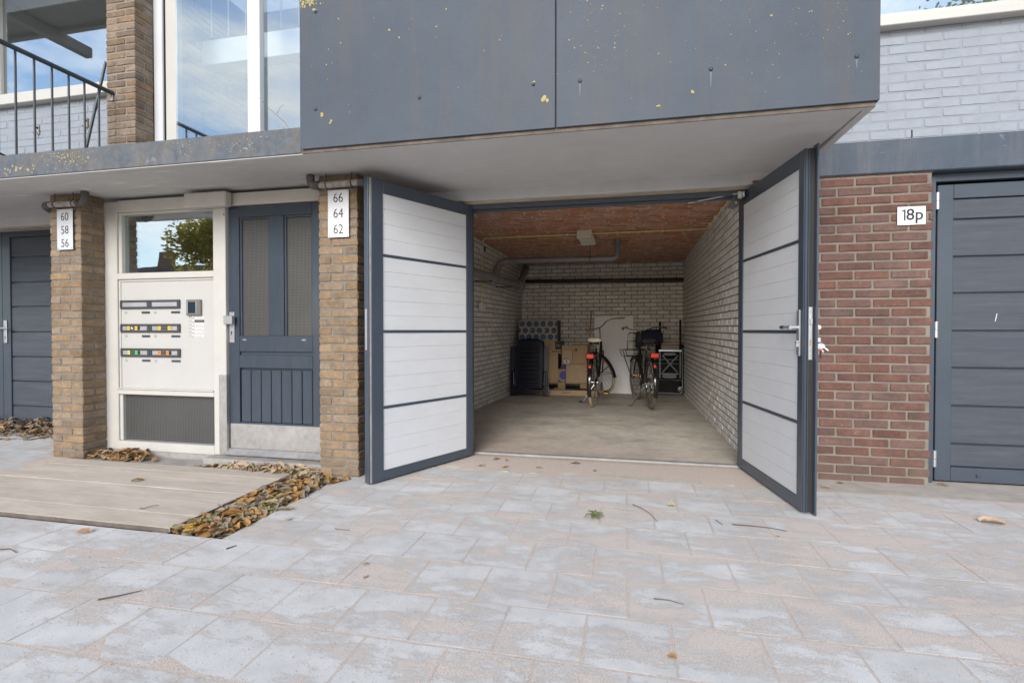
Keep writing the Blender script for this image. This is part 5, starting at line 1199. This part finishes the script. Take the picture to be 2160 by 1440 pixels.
        b.tube([P(x0, -.16, z0), P(x0 - .03, -.16, z0 + .22), P(x0 - .03, -.12, z0 + .26), P(x0 - .03, .12, z0 + .26), P(x0 - .03, .16, z0 + .22), P(x0, .16, z0)], .008, 8).tube([P(x0 - .02, -.16, z0 + .13), P(x0 - .02, .16, z0 + .13)], .006, 6)
        for s_ in (-1, 1): b.tube([P(WB + .12, s_ * (w_ - .04), z0 - .1), P(WB, s_ * .06, WR)], .007, 8)
        q('front_carrier', b, 'black_paint')
    return t, SF
yaw1 = math.degrees(math.atan2(8.342 - 7.237, -.332 + .432))
b1, SF1 = bicycle('black city bicycle with cream tyres and cream saddle, front wheel turned sideways', (-.428, 7.245, fz(7.24)), yaw1, 2.5, 50, 'tyre_cream', 'saddle', 'cork')
yaw2 = math.degrees(math.atan2(8.101 - 7.164, .21 - .352))
b2, SF2 = bicycle('black city bicycle with front carrier and navy bag, right of the white board', (.350, 7.175, fz(7.17)), yaw2, -1.5, 5, 'tyre_grey', 'black_matte', 'tan', carrier=True, gr='city bicycles parked in the garage')
bag = thing('bag', 'navy cloth bag lying in the front carrier of the right bicycle', 'bag', (.40, 8.02, .90))
def lump(c, r, seed, n=14, m_=10, amp=.18):
    vs = []; c = Vector(c)
    for i in range(m_ + 1):
        th = math.pi * i / m_
        for j in range(n):
            ph = 2 * math.pi * j / n; d = Vector((math.sin(th) * math.cos(ph), math.sin(th) * math.sin(ph), math.cos(th)))
            k = 1 + amp * noise.noise(d * 2.1 + Vector((seed, 0, 0)))
            sq = lambda v: math.copysign(abs(v) ** .75, v)
            vs.append(c + Vector((sq(d.x) * r[0], sq(d.y) * r[1], sq(d.z) * r[2])) * k)
    return B().add(vs, [(i * n + j, i * n + (j + 1) % n, (i + 1) * n + (j + 1) % n, (i + 1) * n + j) for i in range(m_) for j in range(n)])
part('sack', lump((.405, 8.02, 1.00), (.165, .13, .115), 3), 'navy_cloth', bag, smooth=True)
part('flap', lump((.40, 7.93, 1.03), (.13, .06, .07), 8), 'navy_cloth', bag, smooth=True)
part('strap', B().tube([(.28, 7.95, 1.07), (.33, 7.9, 1.11), (.45, 7.9, 1.09), (.54, 7.93, .98)], .010, 6), 'black_matte', bag, smooth=True)
part('dark_lining', lump((.23, 8.0, .97), (.07, .10, .12), 9), 'black_matte', bag, smooth=True)

# =================================================================== leaves, twigs, grit
def leaf_shape(r, L_, W_, curl):
    """a curled dry leaf: 2 x 5 grid folded along its rib, 0 thickness edges lifted"""
    vs = []; n = 5
    tw = r.uniform(-.6, .6)
    for i in range(n + 1):
        s_ = i / n; w_ = W_ * math.sin(math.pi * min(1, s_ * .92 + .06)) ** .8 * r.uniform(.85, 1.15)
        z = curl * L_ * math.sin(math.pi * s_) + r.uniform(-.002, .002)
        for k in (-1, -.5, 0, .5, 1):
            zz = z + abs(k) ** 1.5 * W_ * curl * r.uniform(.7, 1.6) + tw * k * s_ * W_ * .4
            vs.append(Vector((s_ * L_ - L_ / 2 + (r.uniform(-.08, .08) * L_ * .4 if abs(k) == 1 else 0), k * w_ / 2, zz)))
    fs = [(i * 5 + j, i * 5 + j + 1, i * 5 + 6 + j, i * 5 + 5 + j) for i in range(n) for j in range(4)]
    return vs, fs
def pile(name, label, spots, mats_, seed, layers=.05, zb=0.0):
    r = random.Random(seed); bs = {m_: B() for m_ in mats_}; keys = list(mats_)
    for (x, y, zt) in spots:
        L_ = r.uniform(.045, .10); W_ = L_ * r.uniform(.42, .72)
        vs, fs = leaf_shape(r, L_, W_, r.uniform(-.10, .24))
        mm = Matrix.Translation((x, y, zb + r.random() * zt)) @ Matrix.Rotation(r.uniform(0, 6.28), 4, 'Z') @ Matrix.Rotation(r.gauss(0, .22), 4, 'X') @ Matrix.Rotation(r.gauss(0, .22), 4, 'Y')
        k = r.choices(keys, weights=[mats_[m_] for m_ in keys])[0]
        bs[k].add([mm @ v for v in vs], fs)
    t = thing(name, label, 'leaf pile', (spots[0][0], spots[0][1], zb)); 
    t['kind'] = 'stuff'
    nm = {'leaf_a': 'brown_leaves', 'leaf_b': 'tan_leaves', 'leaf_c': 'olive_leaves'}
    for k in keys:
        if bs[k].v: part(nm[k], bs[k], k, t, stuff=True)
r = random.Random(99); sp = []
for _ in range(1900):
    y = r.uniform(2.33, 3.45); x = r.uniform(-2.415, -2.085)
    if y > 3.28: x = r.uniform(-2.5, -2.0)
    sp.append((x, y, .032 + .012 * math.sin(y * 9)))
pile('leaf_litter', 'bed of dry brown and olive leaves between the deck and the paving slabs', sp, {'leaf_a': 5, 'leaf_b': 4, 'leaf_c': 1.6}, 1, zb=-.022)
sp = []
for _ in range(520):
    x = r.triangular(-3.35, -2.2, -2.55); y = 3.40 + abs(r.gauss(0, .055)) + (0 if x > -2.9 else .03)
    sp.append((x, y, .035 if x > -2.9 else .012))
pile('leaf_litter', 'drift of dry leaves below the concrete plinth of the front door', sp, {'leaf_a': 5, 'leaf_b': 3.4, 'leaf_c': 1}, 2)
sp = [(r.gauss(-4.22, .13), min(3.66, 3.50 + abs(r.gauss(0, .09))), .045) for _ in range(260)]
pile('leaf_litter', 'small heap of dry leaves at the foot of the left brick pier', sp, {'leaf_a': 5, 'leaf_b': 3}, 3)
sp = []
for _ in range(1100):
    x = r.uniform(-7.6, -4.9); y = 4.40 - abs(r.gauss(0, .13)) * (1.4 if x < -5.6 else 1)
    sp.append((x, y, .12 * max(.15, 1 - (4.4 - y) * 2.8)))
pile('leaf_litter', 'heap of dry leaves in front of the closed garage door on the left', sp, {'leaf_a': 5, 'leaf_b': 4, 'leaf_c': 1}, 4)

def single(label, x, y, L_, mm, rz, z=.004, seed=0, curl=.10, nm='fallen_leaf', group='single leaves blown over the yard', W=.62):
    r = random.Random(seed + int(abs(x * 999))); vs, fs = leaf_shape(r, L_, L_ * W, curl)
    vs = [v + Vector((r.uniform(-.05, .05) * L_, r.uniform(-.05, .05) * L_, r.uniform(-.03, .05) * L_)) for v in vs]
    mr = Matrix.Rotation(rz, 4, 'Z') @ Matrix.Rotation(r.gauss(0, .15), 4, 'X')
    vs = [mr @ v for v in vs]; zmin = min(v.z for v in vs)
    o = solo(nm, B().add([v + Vector((x, y, z - zmin)) for v in vs], fs), mm, label, 'leaf', group=group, loc=(x, y, z)); return o
LV = [('crumpled tan leaf in the middle of the wooden deck', -3.395, 2.985, .075, 'leaf_a', .6, .023), ('large tan leaf beside the foot of the left pier', -4.60, 3.30, .10, 'leaf_b', .1, .0),
      ('bright yellow leaf at the front end of the leaf bed', -2.30, 2.36, .085, 'leaf_y', 1.2, .02), ('folded tan leaf on the slab edge beside the leaf bed', -2.02, 2.74, .085, 'leaf_b', .3, .003),
      ('small tan leaf on the slab below the leaf bed', -1.90, 2.60, .045, 'leaf_b', 2, .002), ('rolled brown leaf on the sand before the deck', -2.86, 2.20, .07, 'leaf_a', .3, .0),
      ('pale curled leaf at the garage threshold, leftmost', -1.06, 4.22, .06, 'leaf_a', .8, .0), ('small brown leaf beside the pale threshold leaf', -.97, 4.20, .04, 'leaf_a', 2, .0),
      ('flat brown leaf pair before the threshold near the left leaf edge', -1.13, 3.98, .07, 'leaf_b', .1, .0), ('brown leaf left of the middle of the threshold', -.93, 3.99, .06, 'leaf_a', 1, .0),
      ('tan leaf on the pale border bricks', -.66, 4.02, .055, 'leaf_a', 0, .0), ('orange brown leaf lying on the threshold strip', -.39, 4.22, .08, 'leaf_a', .05, .0),
      ('olive leaf on the border bricks right of centre', -.22, 4.03, .045, 'leaf_c', 1.2, .0), ('olive leaf near the right door leaf', .29, 3.33, .05, 'leaf_c', .1, .0),
      ('thin brown leaf on the slabs right of the door leaf', 2.05, 3.42, .12, 'leaf_a', -.15, .0), ('dry leaf at the foot of the red brick wall', 1.52, 4.08, .05, 'leaf_b', .2, .0),
      ('curled leaf below the left hinge of the right garage door', 2.20, 4.17, .07, 'leaf_b', -.8, .0), ('small tan leaf in front of the red bricks', 1.38, 3.95, .05, 'leaf_b', .1, .0),
      ('brown crumb of leaf on the slabs left of centre', -1.18, 2.18, .035, 'leaf_a', .4, .0), ('second brown crumb of leaf nearer the camera', -1.12, 2.07, .03, 'leaf_a', 1.4, .0),
      ('rust coloured leaf scrap near the picture centre', .16, 1.78, .032, 'leaf_a', .1, .0), ('tiny orange leaf scrap on the sand at right', .80, 2.95, .02, 'leaf_a', .1, .0)]
for i, a in enumerate(LV): single(*a[:6], z=a[6] + .003, seed=i)
# green sprig
t = thing('green_sprig', 'small green leafy sprig lying on the sandy slabs before the garage', 'sprig', (-.17, 3.02, 0))
for i in range(7):
    a = -2.4 + i * .75; r = random.Random(i); vs, fs = leaf_shape(r, .06, .020, .22); mm = Matrix.Translation((-.175, 3.03, .012)) @ Matrix.Rotation(a, 4, 'Z') @ Matrix.Translation((.034, 0, 0)) @ Matrix.Rotation(r.gauss(0, .3), 4, 'X')
    part('leaf', B().add([mm @ v for v in vs], fs), 'leaf_g', t)
part('stem', B().tube([(-.175, 3.03, .010), (-.165, 3.07, .014), (-.16, 3.09, .025)], .0016, 5), 'leaf_a', t)
def twig(label, pts, rr=.0024):
    solo('twig', B().tube([(x, y, z + .004) for x, y, z in pts], [rr * (1 - .5 * i / (len(pts) - 1)) for i in range(len(pts))], 6), 'twig', label, 'twig', group='twigs on the slabs', loc=pts[0])
twig('long curved twig on the slabs left of the right door leaf', [(.055, 3.30, 0), (.10, 3.22, .01), (.15, 3.15, .006), (.19, 3.03, 0)])
twig('straight twig lying across before the right door leaf', [(.60, 3.08, 0), (.70, 3.07, .004), (.80, 3.06, .003), (.87, 3.04, 0)], .0032)
twig('short twig beside the straight twig', [(.52, 3.13, 0), (.545, 3.06, 0)])
twig('curved reddish twig in the middle of the yard', [(.12, 2.155, 0), (.18, 2.15, .003), (.235, 2.135, 0)])
twig('thin long twig on the slabs at the left', [(-2.09, 1.66, .001), (-2.03, 1.70, .004), (-1.985, 1.76, 0)], .0035)
twig('short dark twig below the deck edge', [(-1.95, 2.19, 0), (-1.93, 2.235, 0)], .004)
twig('hooked twig on the sand at far left', [(-3.02, 1.86, 0), (-3.05, 1.92, .008), (-3.00, 1.95, .004), (-2.93, 1.93, 0)], .004)
twig('thin twig at the lower edge of the picture', [(-.10, 1.37, 0), (-.07, 1.34, 0)], .0025)
twig('bent twig on the slab beside the leaf bed', [(-1.565, 2.55, 0), (-1.54, 2.53, .004), (-1.47, 2.54, 0)], .002)
twig('bent twig on the wooden deck', [(-2.86, 2.53, .022), (-2.83, 2.52, .024), (-2.80, 2.56, .03), (-2.79, 2.59, .024)], .003)
# grit: loose grains on the near slabs
r = random.Random(5); b = B()
oc = [(1, 0, 0), (-1, 0, 0), (0, 1, 0), (0, -1, 0), (0, 0, .8), (0, 0, -.6)]; of = [(0, 2, 4), (2, 1, 4), (1, 3, 4), (3, 0, 4), (2, 0, 5), (1, 2, 5), (3, 1, 5), (0, 3, 5)]
for _ in range(14000):
    y = .95 + 2.9 * r.random() ** 1.15; x = r.uniform(-1.25 * y - .4, .95 * y + .3)
    dens = noise.noise(Vector((x * 1.1, y * 1.7, 3.1))) + .35 * noise.noise(Vector((x * 5, y * 5, 8)))
    if dens < r.uniform(-.35, .30): continue
    if x < -2.05 and y > 2.28: continue
    s_ = r.choice((.0011, .0015, .0015, .002, .0026)) * r.uniform(.8, 1.3)
    b.add([(x + q[0] * s_ * r.uniform(.7, 1.2), y + q[1] * s_, .0012 + (q[2] + .4) * s_) for q in oc], of)
o = solo('sand_grains', b, 'grit', 'loose grit and sand grains scattered on the paving slabs', 'grit'); o['kind'] = 'stuff'

# =================================================================== across the street (mirrored in the windows)
def tree(label, x, y, h, cr, n, seed, crown, nm='tree', group='trees across the street'):
    r = random.Random(seed); t = thing(nm, label, 'tree', (x, y, -.09), group=group)
    b = B().tube([(x, y, -.1), (x + .1, y, h * .25), (x - .05, y + .1, h * .5), (x, y, h * .85)], [.22, .17, .12, .04], 9)
    cs = []
    for i in range(11):
        a = r.uniform(0, 6.28); z = h * r.uniform(.42, .9); d = cr * r.uniform(.35, .85) * (1 if z < .75 * h else .6)
        e = Vector((x + d * math.cos(a), y + d * math.sin(a), z)); cs.append((e, cr * r.uniform(.28, .48)))
        b.tube([(x, y, z * .6), (x + d * .5 * math.cos(a), y + d * .5 * math.sin(a), z * .85), e], [.07, .045, .015], 6)
    part('trunk', b, 'bark', t)
    c = B()
    for _ in range(n):
        e, q_ = r.choice(cs); d = Vector((r.gauss(0, 1), r.gauss(0, 1), r.gauss(0, .8))).normalized() * q_ * r.random() ** .4
        p = e + d; s_ = r.uniform(.06, .13); u = Vector((r.gauss(0, 1), r.gauss(0, 1), r.gauss(0, .6))).normalized(); w_ = u.orthogonal().normalized()
        c.add([p - u * s_, p + w_ * s_ * .6, p + u * s_, p - w_ * s_ * .6], [(0, 1, 2, 3)])
    part('crown', c, crown, t)
tree('golden green tree mirrored in the mailbox window', -15.8, -11.5, 7.4, 3.3, 16000, 1, 'crown')
tree('second golden tree behind the first, mirrored in the window', -11.5, -14.5, 7.0, 3.2, 12000, 2, 'crown')
tree('tall green tree mirrored in the upper right window', 13.5, -14.0, 14.5, 4.6, 9000, 3, 'crown2')
t = thing('house', 'brick house with tiled roof and chimney across the street', 'house', (-44, -33, -.09))
part('wall', B().box(-56, -34, -40, -32, -.1, 4.6), 'house_wall', t)
rf_ = part('roof', B().prism([(-41, 4.5), (-31, 4.5), (-36, 7.6)], -57, -33, 'x'), 'roof', t)
part('chimney', B().box(-46, -45, -36.5, -35.5, 6.5, 9.0), 'house_wall', rf_)
for i in range(5): part('window', B().box(-54.5 + i * 4, -52.5 + i * 4, -31.98, -31.9, 1.2, 3.2), 'screen', t)
print('objects', len(bpy.data.objects), 'tris', sum(len(o.data.loop_triangles) if o.data.loop_triangles else 0 for o in bpy.data.objects if o.type == 'MESH'))
